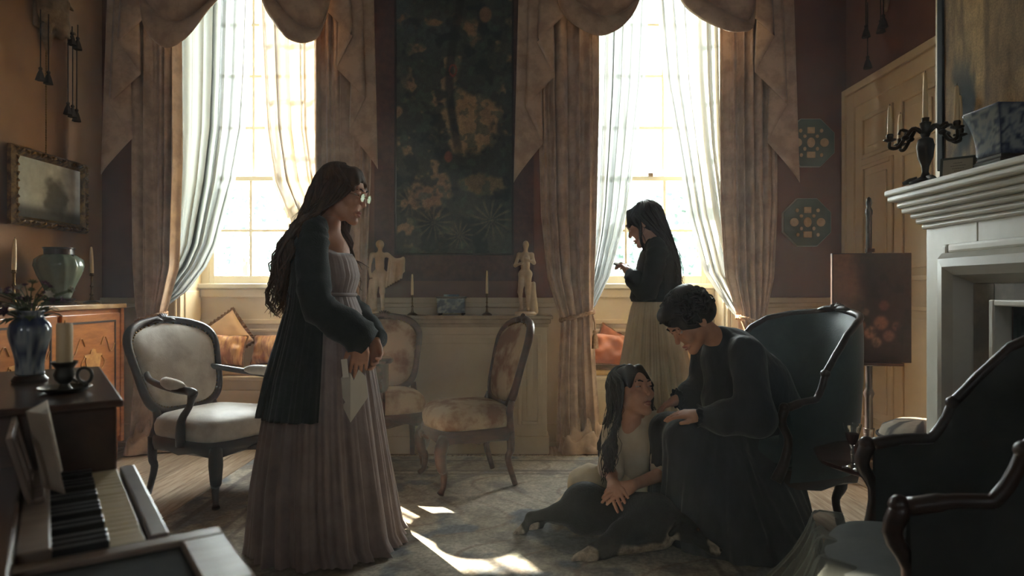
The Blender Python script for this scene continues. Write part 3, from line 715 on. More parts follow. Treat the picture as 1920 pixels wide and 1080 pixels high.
# ---- carved brackets with hanging tassels
plast_m = mat('carved_plaster', (150, 124, 92), (96, 76, 56), rough=.8, scale=14, mix=(.35, .7), bump=.4, bscale=50)
tas_m = mat('dark_tassel', (58, 46, 38), (40, 32, 28), rough=.85, scale=40)
def carved_bracket(label, loc, rz, tassels, seed, chain=None):
    t = thing('carved_bracket', label, 'wall ornament', loc, rz)
    R = random.Random(seed); pr = [el((0, -.06, .28), (.12, .07, .2)), el((0, -.09, .1), (.085, .075, .12)), el((.03, -.11, -.02), (.05, .05, .09)), rc((0, -.04, -.05), .04, (.01, -.04, -.2), .012)]
    for k in range(16):
        a = R.uniform(-1, 1); z = R.uniform(-.05, .45); pr.append(rc((a*.08, -.08, z), .02, (a*.14, -.14+R.uniform(-.02, .05), z-R.uniform(.03, .09)), .01, k=.012))
    pr += [rc((-.07, -.07, .0), .03, (-.1, -.06, .18), .035), rc((.07, -.07, 0), .03, (.1, -.06, .18), .035)]
    skin('carving', [(pr, .008, .025)], plast_m, t)
    MB().box(-.08, .08, -.03, -.001, -.06, .42).build('back_plate', plast_m, t, bevel=.02)
    for (x, y, z0, z1) in tassels:
        c = MB().tube([(x, y, z0), (x, y, z1)], .0035, 6).build('cord', tas_m, t)
        MB().lathe([(0, 0), (.014, .004), (.03, -.06), (.026, -.062), (0, -.055)][::1] and [(0, .012), (.008, .01), (.011, 0), (.007, -.006), (.016, -.03), (.026, -.07), (0, -.072)], 12, (x, y, z1), mod=lambda a, z, r: 1+.1*math.sin(7*a)).build('tassel', tas_m, c)
    if chain:
        x, y, z0, z1 = chain; b = MB(); n = int((z0-z1)/.016)
        for k in range(n):
            z = lerp(z0, z1, (k+.5)/n); b.ball((x, y, z), (.005, .005, .009), 6, 4)
        b.tube([(x, y, z0), (x, y, z1)], .0025, 5).build('hanging_chain', MATS['brass'], t, angle=180)
carved_bracket('carved plaster bracket with dark tassels high on the ochre left wall', (XL, 4.2, 2.82), math.pi/2,
    [(-.17, -.12, .0, -.36), (-.1, -.12, .0, -.36), (.09, -.14, .0, -.05), (.115, -.16, .02, -.07), (.08, -.12, -.05, -.5), (.11, -.13, -.05, -.51), (.135, -.14, -.05, -.53)], 3, (.0, -.035, -.18, -.84))
carved_bracket('shadowed carved bracket with tassels high on the right wall above the door', (XR, 4.25, 3.1), -math.pi/2,
    [(-.12, -.1, .02, -.25), (.12, -.12, .02, -.28), (.09, -.12, .0, -.3), (-.1, -.1, -.1, -.46)], 8)
# ---- octagonal plaques of cameos
plq_m = mat('grey_green_mount', (92, 104, 96), (80, 92, 86), rough=.6, scale=8)
rimw_m = mat('plaque_edge', (150, 146, 132), rough=.4)
cameo_m = mat('ivory_cameo', (206, 182, 142), (186, 160, 120), rough=.5, scale=30)
def plaque(label, x, z):
    p = thing('cameo_plaque', label, 'plaque', (x, YB-.002, z), 0, 'octagonal cameo plaques right of the window')
    M_ = Matrix.Rotation(math.pi/2, 4, 'X')
    def oc(r): return [(r*math.cos(math.pi/8+k*math.pi/4), r*math.sin(math.pi/8+k*math.pi/4)) for k in range(8)]
    MB().prism(oc(.188), .03, M_).build('mount', rimw_m, p, smooth=False, bevel=.004)
    MB().prism(oc(.182), .034, M_).build('backing', plq_m, p, smooth=False, bevel=.003)
    for (cx, cz, rx, rz_, sq) in ((0, 0, .028, .036, 0), (-.096, 0, .031, .031, 0), (.096, 0, .031, .031, 0), (0, .088, .026, .022, 1), (0, -.088, .03, .022, 1),
            (-.045, .045, .012, .012, 0), (.045, .045, .012, .012, 0), (-.045, -.045, .011, .014, 0), (.045, -.045, .011, .014, 0), (-.075, .085, .012, .014, 0), (.075, .085, .012, .014, 0), (-.07, -.09, .011, .014, 0), (.075, -.09, .011, .014, 0)):
        pol = [(cx+rx*a, cz+rz_*b_) for a, b_ in ((-1, -1), (1, -1), (1, 1), (-1, 1))] if sq else [(cx+rx*math.cos(k*math.pi/9), cz+rz_*math.sin(k*math.pi/9)) for k in range(18)]
        MB().prism(pol, .041, M_).build('cameo', cameo_m, p, smooth=False, bevel=.003)
plaque('upper octagonal grey cameo plaque on the red wall', 2.15, 2.185)
plaque('lower octagonal grey cameo plaque on the red wall', 2.125, 1.612)
# ================================================================== rug
def rugcol(U, V):
    x = U*2.94; y = V*3.54
    e = np.minimum(np.minimum(x, 2.94-x), np.minimum(y, 3.54-y))
    C = full(U, (192, 174, 148)); C = blend(C, (160, 140, 114), sstep(.42, .62, fbm(x, y, 2.2, 201)))
    p1 = np.sin(x*9+2.4*np.sin(y*7))*np.sin(y*9+2.4*np.sin(x*7)); C = blend(C, (112, 100, 92), sstep(.35, .7, p1)*.55)
    vine = np.abs(np.sin(x*13+3*np.sin(y*6+x*2))); C = blend(C, (128, 96, 72), (1-sstep(.05, .22, vine))*.5)
    C = blend(C, (96, 104, 112), sstep(.58, .7, fbm(x, y, 5, 211))*.65)
    C = blend(C, (196, 178, 150), sstep(.6, .72, fbm(x, y, 7, 221))*.6)
    for (a, b_, c) in ((.1, .13, (104, 88, 76)), (.34, .37, (112, 96, 84)), (.42, .44, (128, 110, 94))):
        C = blend(C, c, ((e > a) & (e < b_)).astype(float)*.7)
    bd = (e > .13) & (e < .34); C = blend(C, (138, 118, 96), bd.astype(float)*.55*sstep(.3, .6, fbm(x, y, 4, 231)))
    return C*(.86+.28*fbm(x, y, 26, 241, 2))[..., None]*np.array((.98, 1.02, 1.08))
RX0, RX1, RY0, RY1 = -1.69, 1.25, .9, 4.44
rug = thing('rug', 'large faded patterned wool rug with fringed ends on the oak floor', 'rug', ((RX0+RX1)/2, (RY0+RY1)/2, 0))
rp = painted('rug_pile', RX1-RX0, RY1-RY0, 230, 270, rugcol, mat('rug_wool', (255, 255, 255), (200, 200, 200), rough=.95, scale=60, attr='paint', bump=.35, bscale=220, sheen=.2), rug)
rp.rotation_euler = (-math.pi/2, 0, 0); rp.location = (0, -(RY1-RY0)/2, .012)
sl = rp.modifiers.new('solid', 'SOLIDIFY'); sl.thickness = .010; sl.offset = 0
fr = MB(); R = random.Random(2)
for k in range(420):
    x = lerp(RX0, RX1, k/419)-rug.location.x
    fr.tube([(x, (RY1-RY0)/2-.005, .008), (x+R.uniform(-.01, .01), (RY1-RY0)/2+.03, .01), (x+R.uniform(-.02, .02), (RY1-RY0)/2+.05+R.uniform(0, .03), .004)], [.0035, .003, .002], 4)
f = fr.build('fringe', mat('fringe_wool', (196, 178, 150), rough=.95), rug, angle=180); f['kind'] = 'stuff'
ZR = .0185

# ================================================================== carved chairs
wal_m = mat('carved_walnut', (98, 58, 36), (62, 36, 23), rough=.38, scale=7, stretch=(1, 1, 3), coat=.12)
wald_m = mat('dark_walnut', (56, 34, 24), (36, 23, 17), rough=.38, scale=7, stretch=(1, 1, 3), coat=.12)
tapu_m = mat('worn_tapestry_cloth', (188, 162, 128), (138, 96, 68), rough=.8, scale=5, mix=(.46, .6), bump=.2, bscale=140)
velg_m = mat('grey_brown_velvet', (206, 198, 184), (168, 154, 138), rough=.55, scale=5, mix=(.4, .62), sheen=.6, bump=.12, bscale=120)
def seat_outline(wf, wb, dp, n=48):
    """serpentine seat outline, front = +x"""
    pts = []
    for k in range(n):
        a = 2*math.pi*k/n; c, s = math.cos(a), math.sin(a); e = .42
        x = math.copysign(abs(c)**e, c)*dp/2; t = (x/dp+.5); hw = lerp(wb, wf, t)/2
        y = math.copysign(abs(s)**e, s)*hw
        if c > 0: x += .022*math.cos(y/hw*math.pi)*c
        pts.append((x, y))
    return pts
def scaled(pts, k): return [(p[0]*k, p[1]*k) for p in pts]
def make_chair(name, label, cat, loc, rz, cloth, wood, arms=False, wf=.5, wb=.42, dp=.46, sh=.43, bh=.95, bw=.46, group=None, rake=.13):
    t = thing(name, label, cat, loc, rz, group)
    out = seat_outline(wf, wb, dp)
    # apron rail with a scalloped lower edge
    rings = []
    for (k, z) in ((1.0, sh-.005), (1.03, sh-.02), (1.03, sh-.05), (1.0, sh-.085)):
        rings.append([Vector((p[0]*k, p[1]*k, z+(.022*math.sin(math.atan2(p[1], p[0])*4)**2 if z < sh-.06 else 0))) for p in out])
    MB().loft(rings).build('seat_rail', wood, t)
    rings = []
    for (k, z) in ((.97, sh-.012), (1.0, sh+.02), (1.0, sh+.05), (.96, sh+.08), (.87, sh+.1), (.66, sh+.115), (.33, sh+.124), (.05, sh+.126)): rings.append([Vector((p[0]*k, p[1]*k, z)) for p in out])
    MB().loft(rings).build('seat', cloth, t, angle=180)
    xf_, xb = dp/2-.035, -dp/2+.03
    for s in (-1, 1):
        y = s*(wf/2-.04)
        P = spline([(xf_-.01, y-s*.01, sh-.04), (xf_+.022, y+s*.02, sh-.11), (xf_+.012, y+s*.01, sh-.2), (xf_-.004, y-s*.002, .12), (xf_+.002, y+s*.003, .045), (xf_+.024, y+s*.02, .013)], 16)
        MB().tube(P, [float(np.interp(i/15, [0, .2, .5, .78, .9, 1], [.034, .036, .024, .016, .015, .02])) for i in range(16)], 10).build('leg', wood, t, angle=180)
        y = s*(wb/2-.03)
        P = spline([(xb, y, sh-.02), (xb-.004, y, sh-.14), (xb+.012, y, .15), (xb-.03, y+s*.004, .006)], 12)
        MB().tube(P, [float(np.interp(i/11, [0, .5, 1], [.026, .02, .016])) for i in range(12)], 9).build('leg', wood, t, angle=180)
    # cartouche back
    z0, z1 = sh+.095, bh; H_ = z1-z0
    def bk(u, r=1.0):                                     # closed outline in the back plane (y, h)
        a = 2*math.pi*u; c, s = math.cos(a), math.sin(a)
        h = .5+.5*math.copysign(abs(s)**.62, s); wd = lerp(.40, .5, min(1, h*1.25))*(bw/.46)*(1-.06*math.sin(math.pi*h))
        y = math.copysign(abs(c)**.55, c)*wd/2
        h2 = h+(.05*(1-min(1, abs(y)/.2))**1 if s > .5 else 0)
        return y*r, z0+H_/2+(h2-.5)*H_*r
    def bp(y, z): q = (z-sh)/(bh-sh); return Vector((xb-rake*q-.035*q*q+.06*(y/.25)**2*.6, y, z))
    N_ = 56; P = [bp(*bk(k/N_)) for k in range(N_)]
    fr_ = MB().tube(P, [.021+.004*math.sin(k*2*math.pi/N_*2)**2 for k in range(N_)], 9, closed=True)
    for s in (-1, 1): fr_.tube(spline([(xb, s*(wb/2-.03), sh-.04), bp(s*.195, sh+.06), bp(s*.19, z0+.04)], 8), [.026, .025, .024, .023, .022, .021, .02, .018], 9)
    fr_.build('back_frame', wood, t, angle=180)
    def pad(side, d0):
        b = MB(); rings = []
        for (r, o) in ((.93, 0), (.9, .018), (.78, .032), (.5, .042), (.2, .046), (.03, .047)):
            rings.append([bp(*bk(k/N_, r))+Vector((side*o, 0, 0)) for k in range(N_)])
        return b.loft(rings)
    MB_ = pad(1, 0); MB_.build('backrest', cloth, t, angle=180); pad(-1, 0).build('back_cover', cloth, t, angle=180)
    nb = MB()
    for k in range(0, N_):
        p = bp(*bk((k+.5)/N_, .925))+Vector((.012, 0, 0)); nb.ball(p, .006, 6, 4)
    nb.build('nailheads', MATS['brass'], t, angle=180, kind='stuff')
    # carved crest: central shell with leaves either side, and shoulder buds
    c = MB(); tp_ = bp(0, bh+.022)
    c.ball(tp_+Vector((.004, 0, -.012)), (.018, .03, .02), 8, 6)
    for k in range(-3, 4):
        a = k*.36; c.tube([tp_+Vector((.0, 0, -.022)), tp_+Vector((.016, .018*math.sin(a), .006*math.cos(a))), tp_+Vector((.004, .044*math.sin(a), .034*math.cos(a)))], [.008, .011, .004], 7)
    c.build('crest_shell', wood, t, angle=180)
    for s in (-1, 1):
        MB().tube(spline([tp_+Vector((.012, 0, -.014)), tp_+Vector((.022, s*.045, -.004)), tp_+Vector((.014, s*.09, -.022)), tp_+Vector((.02, s*.115, -.028))], 8), [.008, .012, .014, .013, .011, .009, .008, .01], 7).build('crest_leaf', wood, t, angle=180)
        q = bp(*bk(.13 if s > 0 else .37)); MB().ball(q, (.022, .027, .022), 8, 6).build('shoulder_bud', wood, t, angle=180)
    f_ = MB(); f_.ball((dp/2+.035, 0, sh-.05), (.014, .04, .026), 10, 6)
    for s in (-1, 1): f_.tube([(dp/2+.03, 0, sh-.055), (dp/2+.032, s*.05, sh-.05), (dp/2+.02, s*.1, sh-.06)], [.012, .01, .004], 6)
    f_.build('rail_carving', wood, t, angle=180)
    if arms:
        za = sh+.26
        for s in (-1, 1):
            ya = s*(wf/2-.005)
            P = spline([bp(s*.2, za+.06), (xb+.06, s*(wb/2+.03), za+.03), (.02, ya+s*.03, za+.005), (.13, ya+s*.025, za), (.165, ya+s*.02, za-.02)], 14)
            arm = MB().tube(P, [.017]*8+[.019, .02, .022, .024, .026, .02], 9).tube(spline([(.15, ya+s*.022, za-.015), (.125, ya+s*.02, za-.08), (.06, ya+s*.012, za-.16), (.04, ya, sh-.03)], 10), [.024, .02, .017, .016, .017, .019, .021, .023, .024, .024], 9).build('arm', wood, t, angle=180)
            MB().tube(spline([(-.1, s*(wb/2+.03), za+.035), (-.0, ya+s*.026, za+.03), (.1, ya+s*.026, za+.018)], 9), [.012, .024, .029, .031, .031, .031, .029, .024, .012], 10).build('arm_pad', cloth, arm, angle=180)
    return t
ang = lambda x, y: math.atan2(y, x)
make_chair('armchair', 'carved open armchair in grey-brown velvet standing left of the woman with the letter', 'armchair', (-1.62, 3.70, ZR), ang(.92, -.39), velg_m, wald_m, arms=True, wf=.60, wb=.50, dp=.56, sh=.335, bh=.915, bw=.58, rake=.16)
make_chair('side_chair', 'carved side chair with stained tapestry seat alone on the rug mid-room', 'chair', (-.265, 3.86, ZR), ang(-.93, -.366), tapu_m, wal_m, wf=.50, wb=.43, dp=.46, sh=.345, bh=.91, bw=.46, rake=.12)
make_chair('side_chair', 'carved side chair half hidden behind the small round table and the standing woman', 'chair', (-.80, 4.22, ZR), ang(.25, -1), tapu_m, wal_m, wf=.50, wb=.43, dp=.44, sh=.36, bh=.915, bw=.46, rake=.0)

# ---- small drum table with a glass decanter
mah_m = mat('mahogany', (84, 40, 28), (54, 26, 20), rough=.22, scale=6, stretch=(1, 1, 4), coat=.5)
st = thing('drum_table', 'small round mahogany drum table behind the standing woman', 'table', (-.88, 3.86, ZR+.001))
MB().lathe([(0, .68), (.18, .68), (.19, .688), (.19, .702), (.18, .71), (0, .71)], 36).build('tabletop', mah_m, st)
MB().lathe([(0, .52), (.155, .52), (.163, .54), (.163, .67), (.17, .68), (0, .68)], 36).build('drum', mah_m, st)
for k in range(4):
    a = math.pi/4+k*math.pi/2; c, s = math.cos(a), math.sin(a)
    MB().tube(spline([(.145*c, .145*s, .56), (.15*c, .15*s, .4), (.14*c, .14*s, .2), (.15*c, .15*s, .05), (.175*c, .175*s, .01)], 12), [.02, .022, .021, .02, .019, .018, .017, .016, .015, .015, .018, .02], 8).build('leg', mah_m, st, angle=180)
clear_m = glass_mat('clear_glass', (240, 244, 242))
d = thing('glass_dish', 'cut glass covered dish on the small round table', 'dish', (-.80, 3.88, ZR+.712))
MB().lathe([(0, 0), (.03, 0), (.03, .005), (.012, .01), (.012, .03), (.055, .055), (.062, .08), (.058, .08), (.05, .06), (0, .035)], 28, mod=lambda a, z, r: 1+.03*math.cos(14*a)).build('bowl', clear_m, d)
MB().lathe([(.06, .081), (.055, .1), (.03, .118), (.008, .124), (.012, .135), (.006, .145), (0, .145)], 28, mod=lambda a, z, r: 1+.03*math.cos(14*a)).build('lid', clear_m, d)

# ================================================================== panelled side cupboard between the windows
cb = thing('panelled_cupboard', 'cream panelled low cupboard below the tapestry between the windows', 'cupboard', (-.36, YB-.05, 0))
CW = .60; CF = -.2
MB().box(-CW, CW, CF, .0, .12, .87).build('body', cream_m, cb, smooth=False, bevel=.004)
MB().box(-CW-.015, CW+.015, CF-.015, .0, 0, .12).build('plinth', cream_m, cb, smooth=False, bevel=.006)
MB().box(-CW-.04, CW+.04, CF-.05, .0, .925, .95).box(-CW-.025, CW+.025, CF-.032, .0, .895, .925).box(-CW-.012, CW+.012, CF-.016, 0, .87, .895).build('top_slab', mat('stone_top', (186, 164, 132), (160, 138, 108), rough=.4, scale=6), cb, smooth=False, bevel=.006)
for (x0, x1) in ((-.55, .36), (.40, .56)):
    f = MB()
    for (a0, a1, c0, c1) in ((x0, x0+.025, .2, .82), (x1-.025, x1, .2, .82), (x0+.025, x1-.025, .2, .225), (x0+.025, x1-.025, .795, .82)): f.box(a0, a1, CF-.012, CF, c0, c1)
    f.build('panel_moulding', cream_m, cb, smooth=False, bevel=.004)
    MB().box(x0+.06, x1-.06, CF-.006, CF, .26, .76).build('door_panel', cream_m, cb, smooth=False, bevel=.004)
CT = .95; CY = YB-.05-.13
# ---- statuettes
ala_m = mat('alabaster', (222, 196, 160), (200, 170, 132), rough=.5, scale=12, bump=.1, bscale=80)
def statue(label, loc, rz, kind):
    t = thing('statuette', label, 'statuette', loc, rz)
    S = .50/1.75; pr = []
    A = lambda *a, **k: pr.append(rc(*a, **k))
    # facing -y; heights as of a 1.75 figure
    hip = .93
    A((-.07, 0, hip), .1, (.07, 0, hip), .1); A((0, .01, hip+.05), .11, (0, 0, 1.15), .1); A((0, 0, 1.15), .105, (0, -.01, 1.34), .12)
    A((-.15, 0, 1.40), .055, (.15, 0, 1.40), .055); A((0, 0, 1.40), .06, (.01, -.01, 1.53), .05); pr.append(el((.015, -.015, 1.64), (.075, .09, .105)))
    A((.07, 0, hip), .095, (.06, -.03, .5), .065); A((.06, -.03, .5), .06, (.07, .02, .1), .04); A((.07, .02, .07), .04, (.08, -.12, .05), .03)
    A((-.07, 0, hip), .095, (-.12, -.07, .5), .062); A((-.12, -.07, .5), .058, (-.1, .04, .1), .038); A((-.1, .04, .07), .038, (-.13, -.08, .05), .028)
    if kind == 'm':
        A((-.19, 0, 1.40), .055, (-.26, .02, 1.1), .045); A((-.26, .02, 1.1), .042, (-.22, -.03, .86), .035)
        A((.19, 0, 1.40), .055, (.36, 0, 1.27), .045); A((.36, 0, 1.27), .042, (.55, -.04, 1.30), .035)
        for k in range(7): q = k/6; A((.24+.33*q, .0+.02*math.sin(k*2.2), 1.28), .035, (.16+.36*q, .03*math.sin(k*1.7), .62+.22*q), .03, k=.02)
        A((.57, -.02, 1.32), .04, (.58, 0, 1.0), .03)
        for k in range(4): A((-.2-.03*k % .1, .06, .03), .09, (-.2+.02*math.sin(k*2), .05, .75-.1*k), .07)
        pr.append(el((.0, .02, 1.66), (.1, .1, .1)))
    else:
        A((-.16, 0, 1.40), .05, (-.24, -.06, 1.14), .042); A((-.24, -.06, 1.14), .04, (-.04, -.17, 1.2), .03)
        A((.16, 0, 1.40), .05, (.22, -.07, 1.2), .042); A((.22, -.07, 1.2), .04, (.03, -.18, 1.3), .03)
        pr.append(el((-.06, -.09, 1.3), (.06, .06, .06))); pr.append(el((.06, -.09, 1.3), (.06, .06, .06))); pr.append(el((.0, .06, 1.68), (.06, .07, .07)))
        for k in range(5): A((.2+.03*math.sin(k*3), .05+.02*k, .03), .09, (.17+.03*math.sin(k*2), .04, .3+.1*k), .05)
    pr = [(p[0], p[1]*S, p[2]*S if p[0] == 'rc' else p[2]*S, (p[3]*S if p[0] == 'rc' else p[3]), (p[4]*S if p[0] == 'rc' else None), (p[5]*S if p[5] else None), p[6]) for p in pr]
    pr = [p[:1]+(p[1]+np.array((0, 0, .02)),)+p[2:3]+((p[3]+np.array((0, 0, .02))) if p[0] == 'rc' else p[3],)+p[4:] for p in pr]
    skin('figure', [(pr, .0042, .012)], ala_m, t, smooth=1)
    MB().lathe([(0, 0), (.075, 0), (.078, .012), (.07, .024), (0, .026)], 20, mod=lambda a, z, r: 1+.05*math.sin(3*a)).build('base', ala_m, t)
statue('pale stone statuette of a man holding out a draped cloak on the cupboard', (at(712, 0, CY).x, CY, CT), .1, 'm')
statue('pale stone statuette of a standing nude woman on the right of the cupboard', (at(985, 0, CY).x, CY, CT), -.15, 'f')
# ---- candlesticks and candles
wax_m = mat('ivory_wax', (232, 206, 160), (222, 192, 144), rough=.45, scale=10)
brassd_m = mat('dull_brass', (128, 98, 56), (84, 62, 36), rough=.35, metal=.9, scale=18)
def candle(label, loc, h, r, group, tilt=0):
    t = thing('candle', label, 'candle', loc, 0, group); t.rotation_euler = (0, tilt, 0)
    MB().lathe([(0, 0), (r*.95, 0), (r, h*.1), (r*.92, h*.6), (r*.6, h*.95), (r*.35, h*.99), (0, h)], 14).build('wax', wax_m, t)
    MB().tube([(0, 0, h*.98), (.001, 0, h+.008)], .0012, 5).build('wick', tas_m, t)
def stick(label, loc, h, m, group, base=.045):
    t = thing('candlestick', label, 'candlestick', loc, 0, group)
    MB().lathe([(0, 0), (base, 0), (base, .006), (base*.75, .014), (base*.3, .022), (base*.22, .035)], 20).build('base', m, t)
    MB().lathe([(base*.22, .034), (base*.15, .05), (base*.28, .06), (base*.14, .07), (base*.13, h*.5), (base*.24, h*.55), (base*.13, h*.6), (base*.14, h-.03), (base*.3, h-.024), (base*.3, h-.02), (base*.2, h-.018), (base*.22, h), (base*.16, h), (0, h-.01)], 14).build('stem', m, t)
for (px, h, hc, lab, z) in ((773, .15, .145, 'left of the blue and white box', 0), (913, .16, .16, 'right of the blue and white box', 0)):
    X = at(px, 0, CY-.06).x
    stick('thin brass candlestick on the cupboard, '+lab, (X, CY-.06, CT), h, brassd_m, 'pair of thin candlesticks on the cupboard', .036)
    candle('slim ivory candle in the brass candlestick '+lab, (X, CY-.06, CT+h-.01), hc, .0095, 'candles on the cupboard')
# ---- blue and white porcelain box
def delft(U, V, s=6, seed=301, dens=.5):
    C = full(U, (150, 156, 156)); C = blend(C, (48, 58, 82), sstep(dens, dens+.08, fbm(U*2, V*2, s, seed, 3))*.9); C = blend(C, (92, 102, 122), sstep(.55, .62, fbm(U*2, V*2, s*2, seed+7, 2))*.6); return C
porc_m = mat('blue_white_porcelain', (255, 255, 255), (240, 240, 240), rough=.15, scale=10, attr='paint', coat=.4)
def paint_obj(o, fn):
    me = o.data; V = np.array([v.co for v in me.vertices]); C = np.ones((len(V), 4), np.float32); rgb = fn(V)/255
    C[:, :3] = np.where(rgb <= .04045, rgb/12.92, ((rgb+.055)/1.055)**2.4)
    ca = me.color_attributes.new('paint', 'FLOAT_COLOR', 'POINT'); ca.data.foreach_set('color', C.ravel())
def rbox(w, dp, h, n=12, r=.012, z0=0):
    """finely gridded open box skin with rounded corners, as a lofted ring stack"""
    rings = []
    for j in range(n+1):
        z = z0+h*j/n; ring_ = []
        for (x0, y0, x1, y1) in ((-w/2, -dp/2, w/2, -dp/2), (w/2, -dp/2, w/2, dp/2), (w/2, dp/2, -w/2, dp/2), (-w/2, dp/2, -w/2, -dp/2)):
            for k in range(16): ring_.append(Vector((lerp(x0, x1, k/16), lerp(y0, y1, k/16), z)))
        rings.append(ring_)
    return MB().loft(rings)
pb = thing('porcelain_box', 'blue and white lidded porcelain box in the middle of the cupboard', 'box', (at(847, 0, CY-.02).x, CY-.02, CT))
o = rbox(.19, .13, .1, 14, z0=.016).build('body', porc_m, pb, angle=50); paint_obj(o, lambda V: delft(V[:, 0]*5, V[:, 2]*5+V[:, 1]*3, 5, 303, .46))
for s in (-1, 1):
    for q in (-1, 1): MB().ball((s*.08, q*.05, .008), (.012, .012, .009), 8, 5).build('foot', wald_m, pb)
o = rbox(.2, .14, .012, 2, z0=.117).build('lid', wald_m, pb, angle=50)
o = rbox(.105, .07, .014, 4, z0=.130).build('lid_panel', porc_m, pb, angle=50); paint_obj(o, lambda V: delft(V[:, 0]*5, V[:, 1]*5, 6, 309, .4))

# ================================================================== window-seat cushions
silk_m = mat('cream_silk', (226, 190, 150), (206, 166, 124), rough=.5, scale=5, sheen=.3, bump=.15, bscale=30)
gold_m = mat('gold_stripe_silk', (214, 158, 92), (170, 104, 54), rough=.45, scale=8, stretch=(5, 1, 1), mix=(.42, .56), sheen=.3, bump=.25, bscale=20)
rust_m = mat('rust_silk', (196, 116, 74), (160, 86, 52), rough=.55, scale=4, sheen=.3, bump=.2, bscale=20)
pink_m = mat('pale_peach_linen', (226, 196, 160), (206, 172, 134), rough=.7, scale=4, bump=.2, bscale=20)
trim_m = mat('cushion_cord', (150, 110, 72), (110, 76, 48), rough=.7, scale=60)
def cushion(label, loc, w, h, th, rot, m, seed, frill=False, group='cushions on the window seats'):
    t = thing('cushion', label, 'cushion', loc, 0, group); t.rotation_euler = rot
    R = random.Random(seed); p1 = R.uniform(0, 9)
    def f(u, v, s):
        a, b_ = 2*u-1, 2*v-1
        e = max(0, (1-a**4)*(1-b_**4))**.5
        pin = 1-.1*(a*a*b_*b_)*0-.07*(1-a*a)*(b_*b_)-.0
        x = a*w/2*(1-.08*(1-b_*b_)); z = b_*h/2*(1-.08*(1-a*a))
        y = s*th/2*e*(1+.12*math.sin(7*a+p1)*math.sin(5*b_+p1)+.1*math.sin(11*b_*a+p1))
        return (x, y, z+h/2)
    b_ = MB(); b_.grid(lambda u, v: f(u, v, 1), 28, 28); b_.grid(lambda u, v: f(u, v, -1), 28, 28)
    b_.build('cover', m, t, angle=180)
    per = [f(k/24, 0, 1) for k in range(24)]+[f(1, k/24, 1) for k in range(24)]+[f(1-k/24, 1, 1) for k in range(24)]+[f(0, 1-k/24, 1) for k in range(24)]
    if frill:
        q = MB(); c = Vector((0, 0, h/2)); n = len(per)*3
        def g(u, v):
            k = u*len(per); i = int(k) % len(per); p = Vector(per[i]).lerp(Vector(per[(i+1) % len(per)]), k-int(k)); d_ = (p-c).normalized()
            return p+d_*(-.006+.032*v)+Vector((0, .012*math.sin(u*2*math.pi*46)*v, 0))
        q.grid(g, n, 4, True).build('frill', m if frill == 1 else trim_m, t, angle=180)
    else: MB().tube([Vector(p) for p in per], .008, 6, closed=True).build('cord_trim', trim_m, t, angle=180)
def seat_pad(label, c):
    t = thing('seat_cushion', label, 'cushion', (c, 5.0, SEATZ), 0, 'long pads on the window seats')
    MB().box(-.52, .52, -.14, .13, 0, .05).build('pad', mat('gold_seat_cloth', (220, 186, 128), (200, 160, 104), rough=.7, scale=6, bump=.1), t, bevel=.018)
    MB().tube([(-.52, -.142, .047), (.52, -.142, .047)], .006, 6).build('piping', trim_m, t)
seat_pad('gold seat pad in the left window bay', WC[0]); seat_pad('gold seat pad in the right window bay', WC[1])
SZ = SEATZ+.055
cushion('cream silk cushion with frilled edge propped on its corner in the left window bay', (-2.07, 5.02, SZ+.10), .30, .30, .13, (-.3, -.62, .25), silk_m, 1, 2)
cushion('gold striped silk cushion leaning at the left end of the left window seat', (-2.15, 4.885, SZ+.02), .34, .235, .15, (-.42, .06, .1), gold_m, 2)
cushion('gold striped silk cushion nearer the middle of the left window seat', (-1.775, 4.95, SZ+.02), .34, .23, .16, (-.42, -.04, -.05), gold_m, 3)
cushion('gold silk cushion at the right end of the left window seat', (-1.47, 4.95, SZ+.02), .25, .25, .14, (-.4, .06, -.1), gold_m, 4)
cushion('plump rust silk cushion at the left end of the right window seat', (.70, 4.88, SZ+.02), .3, .24, .17, (-.45, .1, .1), rust_m, 5)
cushion('small rust cushion standing on its corner behind the plump rust one', (.70, 5.075, SZ+.075), .22, .22, .07, (-.2, .5, .2), rust_m, 6)
cushion('pale peach cushion on the right window seat, beyond the seated older woman', (1.31, 4.95, SZ+.02), .38, .26, .17, (-.42, -.08, -.1), pink_m, 7, 1)
cushion('pale peach cushion at the middle of the right window seat', (.98, 4.98, SZ+.02), .26, .25, .13, (-.35, .1, .05), pink_m, 8)

# ================================================================== marquetry sideboard on the left wall and the things on it
sat_m = mat('satinwood', (186, 118, 62), (156, 92, 44), rough=.3, scale=4, stretch=(2, 2, 9), coat=.4)
inl_m = mat('inlay_wood', (212, 158, 92), (180, 122, 66), rough=.35, scale=20)
sb = thing('sideboard', 'satinwood marquetry cabinet with inlaid urn panels against the left wall', 'cabinet', (XL+.03, 3.83, 0), 0)
SBH = 1.035; SW = .63; SDp = .345
MB().box(0, SDp-.02, -SW, SW, .12, SBH-.03).build('body', sat_m, sb, smooth=False, bevel=.004)
MB().box(-.0, SDp+.012, -SW-.012, SW+.012, SBH-.03, SBH).build('cabinet_top', mat('veined_top', (196, 164, 122), (150, 112, 76), rough=.25, scale=5), sb, smooth=False, bevel=.006)
for s in (-1, 1):
    for q in (.03, SDp-.05): MB().tube([(q, s*(SW-.03), 0), (q, s*(SW-.03), .13)], [.018, .026], 8).build('foot', sat_m, sb)
for s in (-1, 1):
    MB().box(SDp-.02, SDp, s*(SW-.015)-.018, s*(SW-.015)+.018, .12, SBH-.03).build('corner_stile', mal if False else sat_m, sb, smooth=False, bevel=.004)
